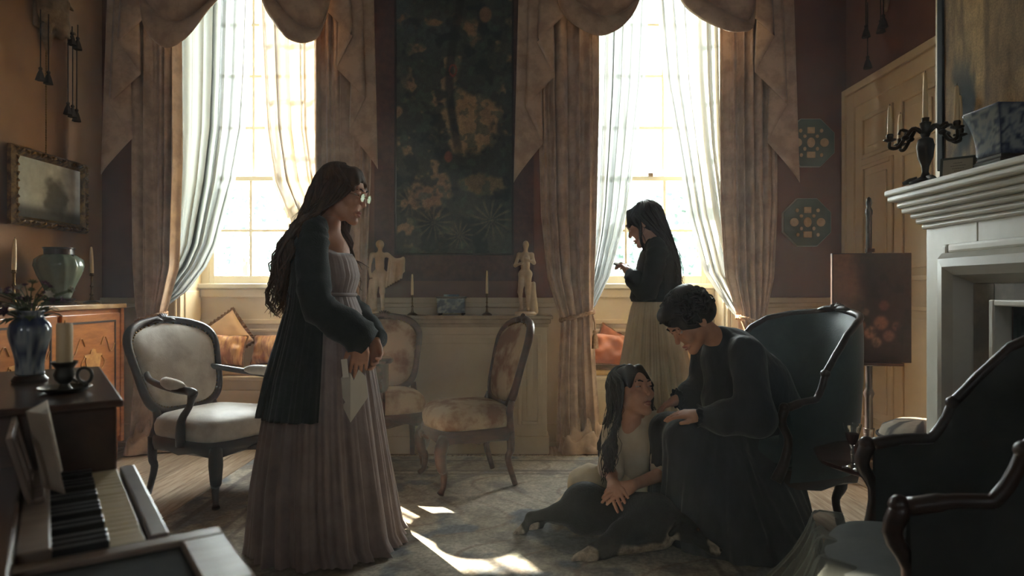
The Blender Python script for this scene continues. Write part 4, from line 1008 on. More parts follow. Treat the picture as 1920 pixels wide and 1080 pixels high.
for k, (y0, y1) in enumerate(((-.59, -.02), (.02, .59))):
    dr = MB().box(SDp-.02, SDp-.004, y0, y1, .16, SBH-.06).build('door', sat_m, sb, smooth=False, bevel=.004)
    f = MB()
    for (a0, a1, c0, c1) in ((y0+.05, y0+.062, .24, .93), (y1-.062, y1-.05, .24, .93), (y0+.062, y1-.062, .24, .252), (y0+.062, y1-.062, .918, .93)): f.box(SDp-.005, SDp, a0, a1, c0, c1)
    f.build('stringing', wald_m, dr, smooth=False)
    yc = (y0+y1)/2; u = MB(); Mx = Matrix.Translation((SDp-.004, yc, .66)) @ Matrix(((0, 0, 1, 0), (1, 0, 0, 0), (0, 1, 0, 0), (0, 0, 0, 1)))
    urn = [(0, -.1), (.05, -.1), (.05, -.09), (.015, -.08), (.015, -.06), (.06, -.02), (.075, .03), (.07, .05), (.085, .055), (.085, .065), (.03, .07), (.02, .095), (0, .1)]
    pol = urn+[(-x, z) for (x, z) in urn[::-1][1:-1]]
    u.prism(pol, .004, Mx)
    for s in (-1, 1):
        u.tube([Mx @ Vector((s*(.08+.14*q), .12+.05*math.sin(math.pi*2*q), .002)) for q in [j/10 for j in range(11)]], .004, 5)
        u.tube([Mx @ Vector((s*(.085+.03*math.sin(math.pi*q)), .05-.08*q, .002)) for q in [j/8 for j in range(9)]], .004, 5)
    u.build('inlaid_urn', inl_m, dr, angle=30)
    MB().ball((SDp+.008, y1-.03 if k == 0 else y0+.03, .62), .012, 8, 6).build('knob', brassd_m, dr)
TX = XL+.2
for (px, nm) in ((26, 'by the frame edge'), (172, 'nearer the window')):
    dd = -TX*FPX/(960-px)
    stick('tall turned candlestick on the marquetry cabinet, '+nm, (TX, dd, SBH), .21, brassd_m, 'pair of candlesticks on the cabinet', .05)
    candle('tall candle on the marquetry cabinet, '+nm, (TX, dd, SBH+.20), .175, .0125, 'candles on the cabinet', .03 if px < 100 else -.02)
cel_m = mat('celadon_glaze', (110, 120, 104), (92, 104, 90), rough=.18, scale=8, coat=.4)
jr = thing('ginger_jar', 'ribbed celadon jar with dark rim on a carved stand on the marquetry cabinet', 'jar', (TX, -TX*FPX/(960-111), SBH))
tw = lambda a, z, r: 1+.035*math.cos(12*a+14*z)*(1 if .08 < z < .31 else 0)
MB().lathe([(0, .035), (.062, .035), (.066, .05), (.08, .1), (.115, .18), (.132, .235), (.125, .275), (.095, .3), (.078, .307), (0, .305)], 60, mod=tw).build('jar_body', cel_m, jr, angle=180)
MB().lathe([(.072, .304), (.08, .306), (.08, .338), (.086, .342), (.086, .348), (.07, .348), (.066, .31), (0, .31)], 36).build('rim', wald_m, jr)
MB().lathe([(0, 0), (.085, 0), (.09, .012), (.07, .02), (.085, .032), (.08, .037), (0, .037)], 36, mod=lambda a, z, r: 1+.07*abs(math.sin(5*a))).build('carved_stand', wald_m, jr)
# ================================================================== right side: easel, tub chairs, table, mantel things
def stilllife(U, V):
    C = full(U, (52, 44, 38)); C = blend(C, (140, 104, 76), (1-sstep(.2, .5, U+.2*(fbm(U, V, 4, 401)-.5)))*sstep(.3, .7, V)*.9)
    C = blend(C, (74, 52, 40), (1-sstep(.2, .45, U))*sstep(.35, .2, V)*.5)
    for (cx, cy, r, c) in ((.48, .27, .1, (132, 96, 76)), (.62, .36, .11, (120, 84, 64)), (.36, .34, .08, (110, 76, 58)), (.72, .24, .09, (104, 74, 62)), (.56, .18, .08, (126, 100, 80)), (.82, .33, .07, (92, 64, 52)), (.66, .52, .08, (88, 56, 44)), (.42, .46, .06, (92, 70, 58))):
        d = np.sqrt((U-cx)**2+((V-cy)*1.4)**2); pet = .7+.3*np.sin(6*np.arctan2(V-cy, U-cx)+18*d); C = blend(C, np.array(c)*1.25, (1-sstep(r*.55, r*1.1, d*1.0))*(.75+.25*pet))
    C = blend(C, (30, 34, 28), sstep(.55, .7, fbm(U, V, 9, 411))*sstep(.25, .45, U)*.6)
    return C
EP = Vector((2.05, 3.78, 0))
ez = thing('easel', 'dark slender wooden easel post standing before the door', 'easel', (EP.x, EP.y+.05, 0), -.12)
wd2 = mat('ebonised_wood', (44, 34, 32), (30, 24, 23), rough=.3, scale=8, stretch=(1, 1, 4), coat=.3)
MB().lathe([(.03, .3), (.022, .32), (.02, .5), (.03, .53), (.018, .56), (.018, .70), (.024, .72), (.016, .75), (.016, 1.55), (.02, 1.56), (.02, 1.58), (.012, 1.6), (.018, 1.62), (.012, 1.65), (0, 1.66)], 14).build('post', wd2, ez)
MB().lathe([(0, .0), (.028, .0), (.032, .02), (.02, .06), (.03, .1), (.026, .24), (.032, .3), (0, .3)], 14, (0, 0, .03)).build('post_foot', wd2, ez)
for k in range(3):
    a = .5+k*2.094; MB().tube(spline([(0, 0, .14), (.12*math.cos(a), .12*math.sin(a), .12), (.2*math.cos(a), .2*math.sin(a), .04), (.25*math.cos(a), .25*math.sin(a), .012)], 10), [.022]*6+[.018, .015, .014, .016], 8).build('foot', wd2, ez, angle=180)
MB().box(-.16, .16, -.075, .0, .695, .712).build('ledge', wd2, ez, smooth=False, bevel=.004)
ep = thing('painting', 'dark unframed flower still life painting resting on the easel', 'painting', (EP.x-.012, EP.y+.005, .713+.0), -.12)
MB().box(-.213, .213, -.008, .018, 0, .62).build('canvas_board', wald_m, ep, smooth=False, bevel=.002)
painted('painted_face', .415, .61, 70, 100, stilllife, paint_m, ep).location = (0, -.0095, .005)
MB().box(-.02, .02, -.03, -.001, 1.36-.713-.02, 1.36-.713).build('clip', wd2, ez).location = (0, 0, .713)

# ---- tub armchairs
teal_m = mat('blue_green_velvet', (52, 70, 72), (36, 52, 54), rough=.55, scale=6, sheen=.5, bump=.08, bscale=120, spec=.4)
blk_m = mat('black_green_velvet', (62, 65, 63), (48, 51, 50), rough=.75, scale=6, sheen=.03, bump=.08, bscale=120, spec=.2)
def tub_chair(name, label, loc, rz, cloth, wood, W_=.64, D_=.66, arm_z=.64, top_z=1.0, seat_z=.40, flare=1.0, armlen=.2, seat_front=.3):
    """front = +x. A back that wraps round into low arms, with a carved top rail."""
    t = thing(name, label, 'armchair', loc, rz)
    N_ = 81
    def plan(s):                                           # s -1..1 round the back
        a = abs(s); hw = W_/2
        if a > .62:
            q = (a-.62)/.38; x = lerp(-.02, armlen-.02, q); y = hw*(1+.02*math.sin(q*3))
        else:
            th = a/.62*math.pi/2; x = -.02-(D_/2-.02)*math.cos(th)**.8; y = hw*math.sin(th)**.8
        return Vector((x, math.copysign(y, s), 0))
    def topz(s):
        a = abs(s)
        return float(np.interp(a, [0, .08, .25, .4, .5, .58, .66, .72, .86, 1], [top_z+.025, top_z+.012, top_z-.003, top_z-.03, top_z-.08, top_z-.17, arm_z+.08, arm_z+.03, arm_z+.022, arm_z]))
    def rak(s, z):                                          # lean out with height at the back
        k = max(0, 1-abs(s)/.62); h = (z-seat_z)/(top_z-seat_z); return Vector((-.10*flare*k*max(0, h), 0, 0))
    def nrm(s):
        p = plan(max(-1, s-.01)); q = plan(min(1, s+.01)); d = (q-p); n = Vector((d.y, -d.x, 0)); return n.normalized() if n.length > 0 else Vector((1, 0, 0))
    rail_pts = []
    for k in range(N_):
        s = -1+2*k/(N_-1); p = plan(s)+Vector((0, 0, topz(s))); rail_pts.append(p+rak(s, p.z))
    # inner and outer upholstery
    def surf(side):
        def f(u, v):
            s = -1+2*u; zb = seat_z-.08; z = lerp(zb, topz(s)-.012, v); p = plan(s)+rak(s, z); n = nrm(s)
            if n.dot(-p) < 0: n = -n
            if abs(s) > .62: n = Vector((0, -math.copysign(1, s), 0))
            off = .02+.035*math.sin(math.pi*min(1, v*1.02))**.6
            return p+n*off*side+Vector((0, 0, z))
        return f
    b = MB(); b.grid(surf(1), N_, 16); b.build('inner_back', cloth, t, angle=180)
    b = MB(); b.grid(surf(-.55), N_, 16); b.build('outer_back', cloth, t, angle=180)
    rl = MB().tube(rail_pts, [.016 if 4 < k < N_-5 else .02 for k in range(N_)], 9)
    rl.build('top_rail', wood, t, angle=180)
    c = MB(); tp_ = rail_pts[N_//2]
    for k in range(-2, 3): a = k*.5; c.tube([tp_, tp_+Vector((.02, .025*math.sin(a), .012)), tp_+Vector((.008, .055*math.sin(a), .03*math.cos(a)))], [.014, .015, .005], 7)
    for s in (-1, 1):
        c.tube(spline([tp_+Vector((.015, 0, 0)), tp_+Vector((.028, s*.06, .004)), tp_+Vector((.03, s*.12, -.008))], 6), [.012, .014, .013, .011, .008, .004], 7)
    c.build('crest_carving', wood, t, angle=180)
    for k in (int(N_*.19), int(N_*.81)): MB().ball(rail_pts[k], (.022, .022, .02), 9, 6).build('rail_bud', wood, t)
    # arm posts curling forward to the seat rail
    for s in (-1, 1):
        e = plan(s*1.0)
        P = spline([rail_pts[0 if s < 0 else -1]+Vector((.012, 0, .004)), e+Vector((.03, 0, arm_z-.06)), e+Vector((-.005, 0, arm_z-.14)), e+Vector((.02, 0, seat_z-.0)), e+Vector((.06, 0, seat_z-.07))], 14)
        MB().tube(P, [.022, .022, .021, .02, .019, .018, .018, .019, .02, .021, .023, .024, .025, .025], 9).build('arm_post', wood, t, angle=180)
        MB().ball(rail_pts[0 if s < 0 else -1]+Vector((.018, 0, .002)), (.022, .022, .022), 9, 6).build('arm_scroll', wood, t)
    out = [(p[0]+(seat_front-D_/2)*.5, p[1]) for p in seat_outline(W_+.04, W_-.08, D_/2+seat_front)]
    rings = [[Vector((p[0]*k, p[1]*k, z+(.02*math.sin(math.atan2(p[1], p[0])*4)**2 if z < seat_z-.1 else 0))) for p in out] for (k, z) in ((1.0, seat_z-.03), (1.02, seat_z-.05), (1.02, seat_z-.1), (1.0, seat_z-.135))]
    MB().loft(rings).build('seat_rail', wood, t)
    rings = [[Vector((p[0]*k, p[1]*k*.92, z)) for p in out] for (k, z) in ((.96, seat_z-.03), (.99, seat_z), (.99, seat_z+.05), (.94, seat_z+.085), (.8, seat_z+.1), (.4, seat_z+.112), (.05, seat_z+.115))]
    MB().loft(rings).build('seat', cloth, t, angle=180)
    for (x, y) in ((seat_front-.05, W_/2-.04), (seat_front-.05, -W_/2+.04), (-D_/2+.09, W_/2-.16), (-D_/2+.09, -W_/2+.16)):
        sx = 1 if x > 0 else -1; sy = 1 if y > 0 else -1
        MB().tube(spline([(x, y, seat_z-.1), (x+sx*.02, y+sy*.012, seat_z-.17), (x, y, .12), (x+sx*.02, y+sy*.012, .01)], 12), [.036, .036, .034, .031, .027, .024, .021, .019, .018, .018, .02, .022], 9).build('leg', wood, t, angle=180)
    return t
tub_chair('tub_armchair', 'blue-green velvet tub armchair in which the older woman sits', (1.25, 3.24, ZR), ang(-.96, -.29), teal_m, wald_m, W_=.70, D_=.62, arm_z=.60, top_z=.985, seat_z=.36, seat_front=.30)
tub_chair('tub_armchair', 'near-black velvet tub armchair in the right foreground with gauze hanging from its seat', (1.10, 1.585, ZR), ang(-.925, .38), blk_m, wald_m, W_=.60, D_=.62, arm_z=.655, top_z=1.03, seat_z=.36, armlen=.2, seat_front=.32)
# ---- gauze lying over the seat front and falling to the floor
gz = sheer_mat('grey_gauze', (96, 98, 93), .48, .3)
def gauze(u, v):
    # local to the chair: x forward, y across; u across, v from seat to floor
    y = lerp(-.30, .33, u)
    if v < .12: x = lerp(.26, .335, v/.12); z = .455+.008*math.sin(20*u+9*v)
    else:
        q = (v-.12)/.88; x = .34+.06*math.sin(math.pi*.5*min(1, q*1.5))+.16*q*q; z = lerp(.455, .018, q**.85)
        y = y*(1+.45*q)+.05*q*math.sin(9*u)
    fo = (.028*math.sin(2*math.pi*5.3*u+1.5*v)+.012*math.sin(2*math.pi*11*u))*min(1, v*1.8)
    return (x+fo, y+.02*math.sin(7*v+u*5), max(.012, z+.012*math.sin(2*math.pi*4*u+3)*(1 if v > .3 else .3)*(1-v)))
g = thing('gauze_cloth', 'pale sheer gauze cloth spilling from the black armchair seat to the floor', 'cloth', (1.10, 1.585, .008), ang(-.925, .38))
MB().grid(gauze, 90, 60).build('drape', gz, g, angle=180)
q = MB(); q.tube([Vector(gauze(k/60, 1)) for k in range(61)], .004, 5); q.tube([Vector(gauze(0, k/40)) for k in range(41)], .003, 5); q.tube([Vector(gauze(1, k/40)) for k in range(41)], .003, 5)
q.build('hem', mat('gauze_hem', (150, 152, 144), rough=.8), g, angle=180)

# ---- tripod table with a glass of red wine
tt = thing('tripod_table', 'low round mahogany tripod table between the two tub armchairs', 'table', (1.50, 2.53, 0))
TZ = .475
MB().lathe([(0, TZ-.02), (.30, TZ-.02), (.318, TZ-.01), (.325, TZ+.004), (.315, TZ+.006), (.305, TZ), (0, TZ)], 56, mod=lambda a, z, r: 1+(.02*math.cos(10*a) if r > .29 else 0)).build('tabletop', mah_m, tt, angle=60)
MB().lathe([(.0, .1), (.03, .1), (.035, .14), (.05, .18), (.045, .22), (.022, .26), (.02, .36), (.03, .38), (.05, TZ-.03), (.08, TZ-.02), (0, TZ-.02)], 18).build('pillar', mah_m, tt)
for k in range(3):
    a = .9+k*2.094; MB().tube(spline([(.02*math.cos(a), .02*math.sin(a), .15), (.11*math.cos(a), .11*math.sin(a), .13), (.19*math.cos(a), .19*math.sin(a), .04), (.24*math.cos(a), .24*math.sin(a), .016)], 10), [.022, .022, .021, .02, .018, .017, .016, .016, .018, .016], 8).build('leg', mah_m, tt, angle=180)
wg = thing('wine_glass', 'small stemmed glass of red wine on the tripod table', 'glass', (1.235, 2.42, TZ+.001))
MB().lathe([(0, 0), (.036, .0), (.036, .003), (.012, .010), (.006, .02), (.0055, .05), (.0085, .058), (.0055, .066), (.0055, .075), (.011, .085), (.021, .11), (.0265, .135), (.032, .16), (.031, .16), (.0255, .135), (.02, .11), (.008, .088), (0, .084)], 24).build('glass_body', mat('goblet_glass', (245, 248, 246), rough=.02, trans=1.0, ior=1.45), wg, angle=60)
MB().lathe([(0, .086), (.0095, .089), (.0195, .11), (.0235, .126), (0, .1262)], 24).build('wine', mat('red_wine', (120, 36, 24), rough=.05, trans=.6, ior=1.33), wg, angle=60)
# ---- round spotted pouffe near the hearth
pf = thing('pouffe', 'round grey spotted pouffe standing behind the black armchair near the hearth', 'pouffe', (2.07, 3.36, 0))
def spots(V):
    a = np.arctan2(V[:, 1], V[:, 0])*5; b_ = V[:, 2]*14; r = np.hypot(V[:, 0], V[:, 1])*16
    m_ = (np.sin(a*1.6)*np.sin(b_+.5*r) > .55).astype(float); C = full(m_, (140, 128, 112)); return blend(C, (58, 52, 48), m_)
o = MB().lathe([(0, .05), (.17, .05), (.2, .09), (.205, .25), (.2, .38), (.18, .43), (.12, .46), (.06, .468), (0, .47)], 72).build('cover', mat('spotted_cloth', (255, 255, 255), (230, 230, 230), rough=.85, attr='paint', scale=30), pf, angle=180)
sbm = o.data
paint_obj(o, spots)
MB().tube([(.203*math.cos(k*math.pi/18), .203*math.sin(k*math.pi/18), .385) for k in range(36)], .008, 6, closed=True).build('piping', tas_m, pf, angle=180)
for k in range(4): a = .785+k*1.571; MB().lathe([(0, 0), (.016, 0), (.022, .05), (0, .055)], 8, (.14*math.cos(a), .14*math.sin(a), 0)).build('foot', wald_m, pf)

# ---- mantel things
MZ = 1.586
brz_m = mat('dark_bronze', (66, 54, 40), (40, 33, 26), rough=.38, metal=.8, scale=16)
CX, CYm = 1.798, 2.90
cd = thing('candelabrum', 'dark bronze five-light candelabrum with leafy arms on the mantelpiece', 'candelabrum', (CX, CYm, MZ), .0)
MB().lathe([(0, 0), (.062, 0), (.064, .008), (.045, .016), (.02, .03), (.013, .05), (.016, .075), (.03, .11), (.036, .16), (.03, .19), (.014, .2), (.02, .215), (.014, .225), (.02, .25), (.024, .262), (.014, .268), (.016, .285), (0, .285)], 22, mod=lambda a, z, r: 1+.05*math.cos(6*a)).build('stem', brz_m, cd, angle=50)
for k in range(3): a = k*2.094+.4; MB().tube([(.03*math.cos(a), .03*math.sin(a), .02), (.06*math.cos(a), .06*math.sin(a), .016), (.085*math.cos(a), .085*math.sin(a), .006)], [.014, .012, .008], 7).build('foot', brz_m, cd, angle=180)
arms_ = [(.135, 2.55, .20), (.125, 1.9, .19), (.125, -.6, .19), (.135, -1.15, .21)]
cups = []
for (r, a, z) in arms_:
    c, s = math.cos(a), math.sin(a)
    P = spline([(.012*c, .012*s, .222), (.045*c, .045*s, .245), (.08*c, .08*s, .20), (.105*c, .105*s, .168), (r*c, r*s, .172), (r*c, r*s, z)], 20)
    am = MB().tube(P, [.009]*8+[.008]*8+[.007]*4, 8); am.ball((.075*c, .075*s, .207), (.018, .018, .012), 8, 6); am.tube(spline([(.06*c, .06*s, .23), (.09*c, .09*s, .245), (.1*c, .1*s, .225)], 6), [.007, .008, .007, .006, .005, .006], 6)
    ao = am.build('arm', brz_m, cd, angle=180)
    MB().lathe([(0, 0), (.008, 0), (.026, .008), (.027, .012), (.01, .012), (.013, .018), (.015, .03), (.0125, .036), (.0, .03)], 16, (r*c, r*s, z-.004)).build('drip_cup', brz_m, ao)
    cups.append((r*c, r*s, z+.024))
for (x, y, z), h, nm in zip(cups+[(0, 0, .283)], (.135, .12, .15, .155, .20), ('outermost, nearest the door', 'second from the door side', 'fourth from the door side', 'farthest from the door', 'tallest, at the centre')):
    candle('ivory taper in the candelabrum, '+nm, (CX+x, CYm+y, MZ+z), h, .011, 'tapers in the candelabrum')
ic = thing('invitation_card', 'white card with grey printed border leaning on the mantelpiece', 'card', (1.83, 2.74, MZ), -.75)
Mi = Matrix.Rotation(-.22, 4, 'X')
MB().box(-.062, .062, -.0015, .0015, 0.001, .088, Mi).build('card', mat('card_white', (206, 198, 178), rough=.7), ic, smooth=False)
f = MB()
for (a0, a1, c0, c1) in ((-.062, -.052, 0, .088), (.052, .062, 0, .088), (-.052, .052, 0, .009), (-.052, .052, .079, .088)): f.box(a0, a1, -.0024, -.0015, c0, c1, Mi)
f.build('printed_border', mat('card_border', (96, 100, 92), rough=.7), ic, smooth=False)
for k, (w, z) in enumerate(((.03, .062), (.05, .05), (.038, .038), (.024, .027))):
    f = MB(); x = -w/2
    while x < w/2: L_ = .003+.004*random.random(); f.box(x, x+L_, -.0021, -.0015, z-.0012, z+.0012, Mi); x += L_+.0015
    f.build('script_line', mat('card_ink', (128, 120, 106), rough=.7), ic, smooth=False, kind='stuff')
pt = thing('porcelain_planter', 'square flared blue and white porcelain planter on the mantelpiece', 'planter', (1.828, 2.47, MZ+.0))
MB().lathe([(0, 0), (.095, 0), (.1, .012), (.085, .022), (.088, .03), (0, .03)], 4, mod=None).build('stand', wald_m, pt, angle=30).rotation_euler = (0, 0, math.pi/4)
rings = []
for j in range(17):
    z = .032+.175*j/16; h = .062+.034*(j/16)**2.2; r_ = []
    for (a0, b0, a1, b1) in ((-1, -1, 1, -1), (1, -1, 1, 1), (1, 1, -1, 1), (-1, 1, -1, -1)):
        for k in range(14): r_.append(Vector((lerp(a0, a1, k/14)*h, lerp(b0, b1, k/14)*h, z)))
    rings.append(r_)
o = MB().loft(rings, True, False).build('pot', porc_m, pt, angle=50, solid=.006)
def pots(V):
    s = np.maximum(np.abs(V[:, 0]), np.abs(V[:, 1]))+1e-6; e = np.minimum(np.abs(V[:, 0]), np.abs(V[:, 1]))/s
    C = delft(V[:, 0]*6+V[:, 1]*4, V[:, 2]*6, 5, 331, .55); C = blend(C, (48, 56, 66), (np.maximum(np.abs(V[:, 0]), np.abs(V[:, 1])) > 9).astype(float))
    C = blend(C, (46, 56, 84), (e > .86).astype(float)*.8); return blend(C, (58, 66, 92), ((V[:, 2] < .05)|(V[:, 2] > .197)).astype(float)*.6)
paint_obj(o, pots)
MB().box(-.085, .085, -.085, .085, .17, .18).build('soil', mat('dark_soil', (34, 28, 24), rough=.95), pt)
# ================================================================== square piano, foreground left (u towards us, v towards the player, w up)
PO = Vector((-.80, 1.35, 0)); PU = Vector((.574, -.819, 0)); PV = Vector((.819, .574, 0))
prz = math.atan2(PU.y, PU.x)                                # local x = u; local y = v
pno = thing('square_piano', 'old dark wooden square piano with open keyboard in the left foreground', 'piano', PO, prz)
pw_m = mat('piano_wood', (92, 64, 50), (62, 44, 36), rough=.25, scale=6, stretch=(6, 1, 1), coat=.4)
pl_m = mat('pale_frame_wood', (150, 132, 118), (126, 108, 96), rough=.4, scale=6, stretch=(6, 1, 1))
felt_m = mat('black_baize', (46, 49, 48), (36, 38, 38), rough=.9, scale=40)
KZ = .76
MB().box(-.70, 0, -.62, 0, .60, .885).build('case_end', pw_m, pno, smooth=False, bevel=.006)
MB().box(-.715, .012, -.64, .012, .885, .90).build('lid', pw_m, pno, smooth=False, bevel=.005)
MB().box(0, 1.25, -.62, .0, .58, KZ-.03).build('keybed', pw_m, pno, smooth=False, bevel=.004)
MB().box(0, .47, .004, .032, .60, KZ+.004).build('key_slip', mat('worn_pale_slip', (132, 124, 122), (104, 96, 96), rough=.35, scale=8), pno, smooth=False, bevel=.004)
MB().box(0.0, 1.25, -.62, -.153, KZ-.03, KZ+.03).build('soundboard_cover', pw_m, pno, smooth=False, bevel=.004)
MB().box(0.0, .47, -.152, -.112, KZ-.03, KZ+.012).build('name_board', pl_m, pno, smooth=False, bevel=.003)
ivory_m = mat('aged_ivory', (206, 186, 146), (186, 164, 124), rough=.35, scale=8, rnd=.06); ebony_m = mat('ebony', (24, 23, 24), (34, 32, 32), rough=.3, scale=8)
nk = 20; kw = .47/nk
for k in range(nk):
    u0 = k*kw
    MB().box(u0+.0006, u0+kw-.0006, -.093, .0, KZ-.028, KZ-random.uniform(0, .0015)).build('white_key', ivory_m, pno, smooth=False, bevel=.0012)
    if (k % 7) in (0, 1, 3, 4, 5): MB().box(u0+kw-.0068, u0+kw+.0068, -.112, -.045, KZ-.028, KZ+.011).build('black_key', ebony_m, pno, smooth=False, bevel=.0015)
    MB().box(u0+.0006, u0+kw-.0006, -.112, -.0935, KZ-.028, KZ-.004).build('key_tail', ebony_m, pno, smooth=False)
# key block at the bass end: pale frame round a black baize panel
FU0, FU1, FV0, FV1 = .47, .72, -.62, .1
kb = MB().box(FU0, FU0+.035, FV0, FV1, KZ-.06, KZ).box(FU1-.035, FU1, FV0, FV1, KZ-.06, KZ).box(FU0+.035, FU1-.035, FV1-.06, FV1, KZ-.06, KZ).box(FU0+.035, FU1-.035, FV0, FV0+.04, KZ-.06, KZ)
kb.build('block_frame', pl_m, pno, smooth=False, bevel=.004)
MB().box(FU0+.035, FU1-.035, FV0+.04, FV1-.06, KZ-.06, KZ-.008).build('baize_panel', felt_m, pno, smooth=False)
MB().box(.735, 1.25, -.62, .06, .6, KZ-.012).build('bass_case', pw_m, pno, smooth=False, bevel=.004)
MB().box(FU0, FU1, FV0, FV1-.005, .58, KZ-.06).build('block_body', pw_m, pno, smooth=False, bevel=.004)
for (u, v) in ((-.64, -.06), (-.64, -.56), (1.18, -.06), (1.18, -.56)):
    MB().lathe([(0, 0), (.02, 0), (.022, .03), (.03, .1), (.024, .14), (.034, .5), (.04, .56), (.045, .58), (0, .58)], 14, (u, v, .0195)).build('leg', pw_m, pno)
# folding music rack: an open frame leaning back over the cover
Mr = Matrix.Translation((.114, -.135, KZ+.013)) @ Matrix.Rotation(math.radians(14), 4, 'X')
rk = MB()
for (a0, a1, c0, c1) in ((-.114, -.098, 0, .115), (.098, .114, 0, .115), (-.098, .098, 0, .014), (-.098, .098, .101, .115), (-.007, .007, .014, .101)): rk.box(a0, a1, -.009, 0, c0, c1, Mr)
rk.build('music_rack', pl_m, pno, smooth=False, bevel=.002)
MB().box(-.114, .114, 0, .016, -.004, .006, Mr).build('rack_ledge', pl_m, pno, smooth=False, bevel=.002)
sm = thing('sheet_music', 'open sheet of music leaning on the piano rack', 'sheet music', PO+PU*.165+PV*(-.122)+Vector((0, 0, KZ+.022)), prz)
Ms = Matrix.Rotation(math.radians(10), 4, 'X')
pap_m = mat('old_paper', (176, 160, 142), (158, 142, 124), rough=.8, scale=6)
def pagef(s):
    return lambda u, v: Ms @ Vector((s*.085*u, .010*math.sin(math.pi*u)*.8+.03*u*u, .135*v))
MB().grid(pagef(-1), 14, 10).build('page', pap_m, sm, angle=180, solid=.0008); MB().grid(pagef(1), 14, 10).build('page', pap_m, sm, angle=180, solid=.0008)
ink_m = mat('music_ink', (86, 78, 72), rough=.8)
for s in (-1, 1):
    st_ = MB()
    for r_ in range(5):
        for q in range(4):
            v = .14+r_*.17+q*.022; P = [pagef(s)(u, v)+Vector((0, .0012, 0)) for u in [.08+.84*j/12 for j in range(13)]]
            st_.tube(P, .0005, 4)
    st_.build('staves', ink_m, sm, angle=180, kind='stuff')
ZP = .9005
def onlid(px, py): d = (CAMH-.9)*FPX/(py-HORIZ); return Vector(((px-960)*d/FPX, d, ZP))
# ---- chamber candlestick
ch = thing('chamberstick', 'dark pewter chamberstick with ring handle on the piano lid', 'candlestick', onlid(121, 735), 0)
pew_m = mat('pewter', (84, 80, 72), (56, 53, 48), rough=.35, metal=.8, scale=14)
MB().lathe([(0, 0), (.03, 0), (.042, .006), (.05, .012), (.052, .011), (.042, .003), (.0, .003)][::1], 36).build('saucer', pew_m, ch, angle=60)
MB().lathe([(0, .003), (.02, .003), (.012, .009), (.009, .018), (.018, .026), (.021, .038), (.016, .05), (.022, .058), (.026, .063), (.0255, .066), (.018, .062), (0, .06)], 24).build('socket', pew_m, ch, angle=60)
MB().tube([(.044+.016*math.cos(a), 0, .036+.016*math.sin(a)) for a in [2*math.pi*k/24 for k in range(24)]], .0035, 7, closed=True).tube([(.03, 0, .02), (.012, 0, .03)], .003, 6).tube([(.05, 0, .022), (.046, 0, .01)], .004, 6).build('ring_handle', pew_m, ch, angle=180)
p = onlid(121, 735); t = thing('candle', 'stout half-burned cream candle in the chamberstick', 'candle', p+Vector((0, 0, .062)))
MB().lathe([(0, 0), (.0145, 0), (.0155, .004), (.0155, .082), (.014, .087), (.008, .085), (0, .084)], 20).build('wax', wax_m, t); MB().tube([(0, 0, .084), (.001, 0, .093)], .001, 5).build('wick', tas_m, t)
# ---- blue and white vase of faded flowers
vs = thing('flower_vase', 'blue and white porcelain vase holding flowers on the piano lid', 'vase', onlid(56, 716), 0)
o = MB().lathe([(0, .016), (.03, .016), (.031, .022), (.028, .04), (.033, .07), (.042, .1), (.046, .122), (.042, .14), (.03, .152), (.027, .16), (.03, .172), (.027, .172), (.022, .155), (0, .15)], 48).build('vase_body', porc_m, vs, angle=180)
s_ = o.modifiers.new('sub', 'SUBSURF'); s_.levels = 1; s_.render_levels = 1
paint_obj(o, lambda V: blend(delft(np.arctan2(V[:, 1], V[:, 0])*.5+.2, V[:, 2]*6, 3.4, 357, .55), (44, 56, 92), (np.abs(V[:, 2]-.145) < .008).astype(float)*.8))
MB().lathe([(0, 0), (.036, 0), (.038, .006), (.03, .016), (0, .016)], 24).build('stand', wald_m, vs)
bq = thing('flower_bunch', 'bunch of faded purple and green flowers in the blue and white vase', 'flowers', onlid(56, 716)+Vector((0, 0, .15)))
stem_m = mat('flower_stem', (86, 96, 62), (64, 74, 46), rough=.7); fl_ms = [mat('mauve_petal', (120, 90, 108), (84, 60, 76), rough=.7, scale=40), mat('sage_petal', (116, 118, 84), (84, 88, 60), rough=.7, scale=40), mat('white_petal', (186, 176, 160), (150, 140, 122), rough=.7, scale=40), mat('plum_petal', (84, 52, 64), (58, 36, 46), rough=.7, scale=40)]
R = random.Random(12)
for k in range(34):
    a = R.uniform(0, 6.283); l = R.uniform(.02, .085); h = R.uniform(.02, .075)+.03*(1-l/.085)
    e = Vector((l*math.cos(a), l*math.sin(a), h)); st_ = MB().tube(spline([(0, 0, -.06), (e.x*.3, e.y*.3, h*.55), e], 6), .0012, 5).build('stem', stem_m, bq)
    f = MB(); n = e.normalized(); t1 = n.orthogonal().normalized(); t2 = n.cross(t1); pet = R.choice((5, 6, 7)); r_ = R.uniform(.008, .016)
    for j in range(pet):
        for (rr, up) in ((r_, .3), (r_*.65, .8)):
            b_ = 2*math.pi*(j+.5*(up > .5))/pet; d_ = t1*math.cos(b_)+t2*math.sin(b_); q_ = n.cross(d_)
            f.add([e, e+d_*rr*.5+q_*rr*.3+n*rr*up*.4, e+d_*rr+n*rr*up, e+d_*rr*.5-q_*rr*.3+n*rr*up*.4], [(0, 1, 2, 3)])
    f.ball(e, r_*.3, 6, 4); f.build('flower_head', fl_ms[k % 4], st_, smooth=False)
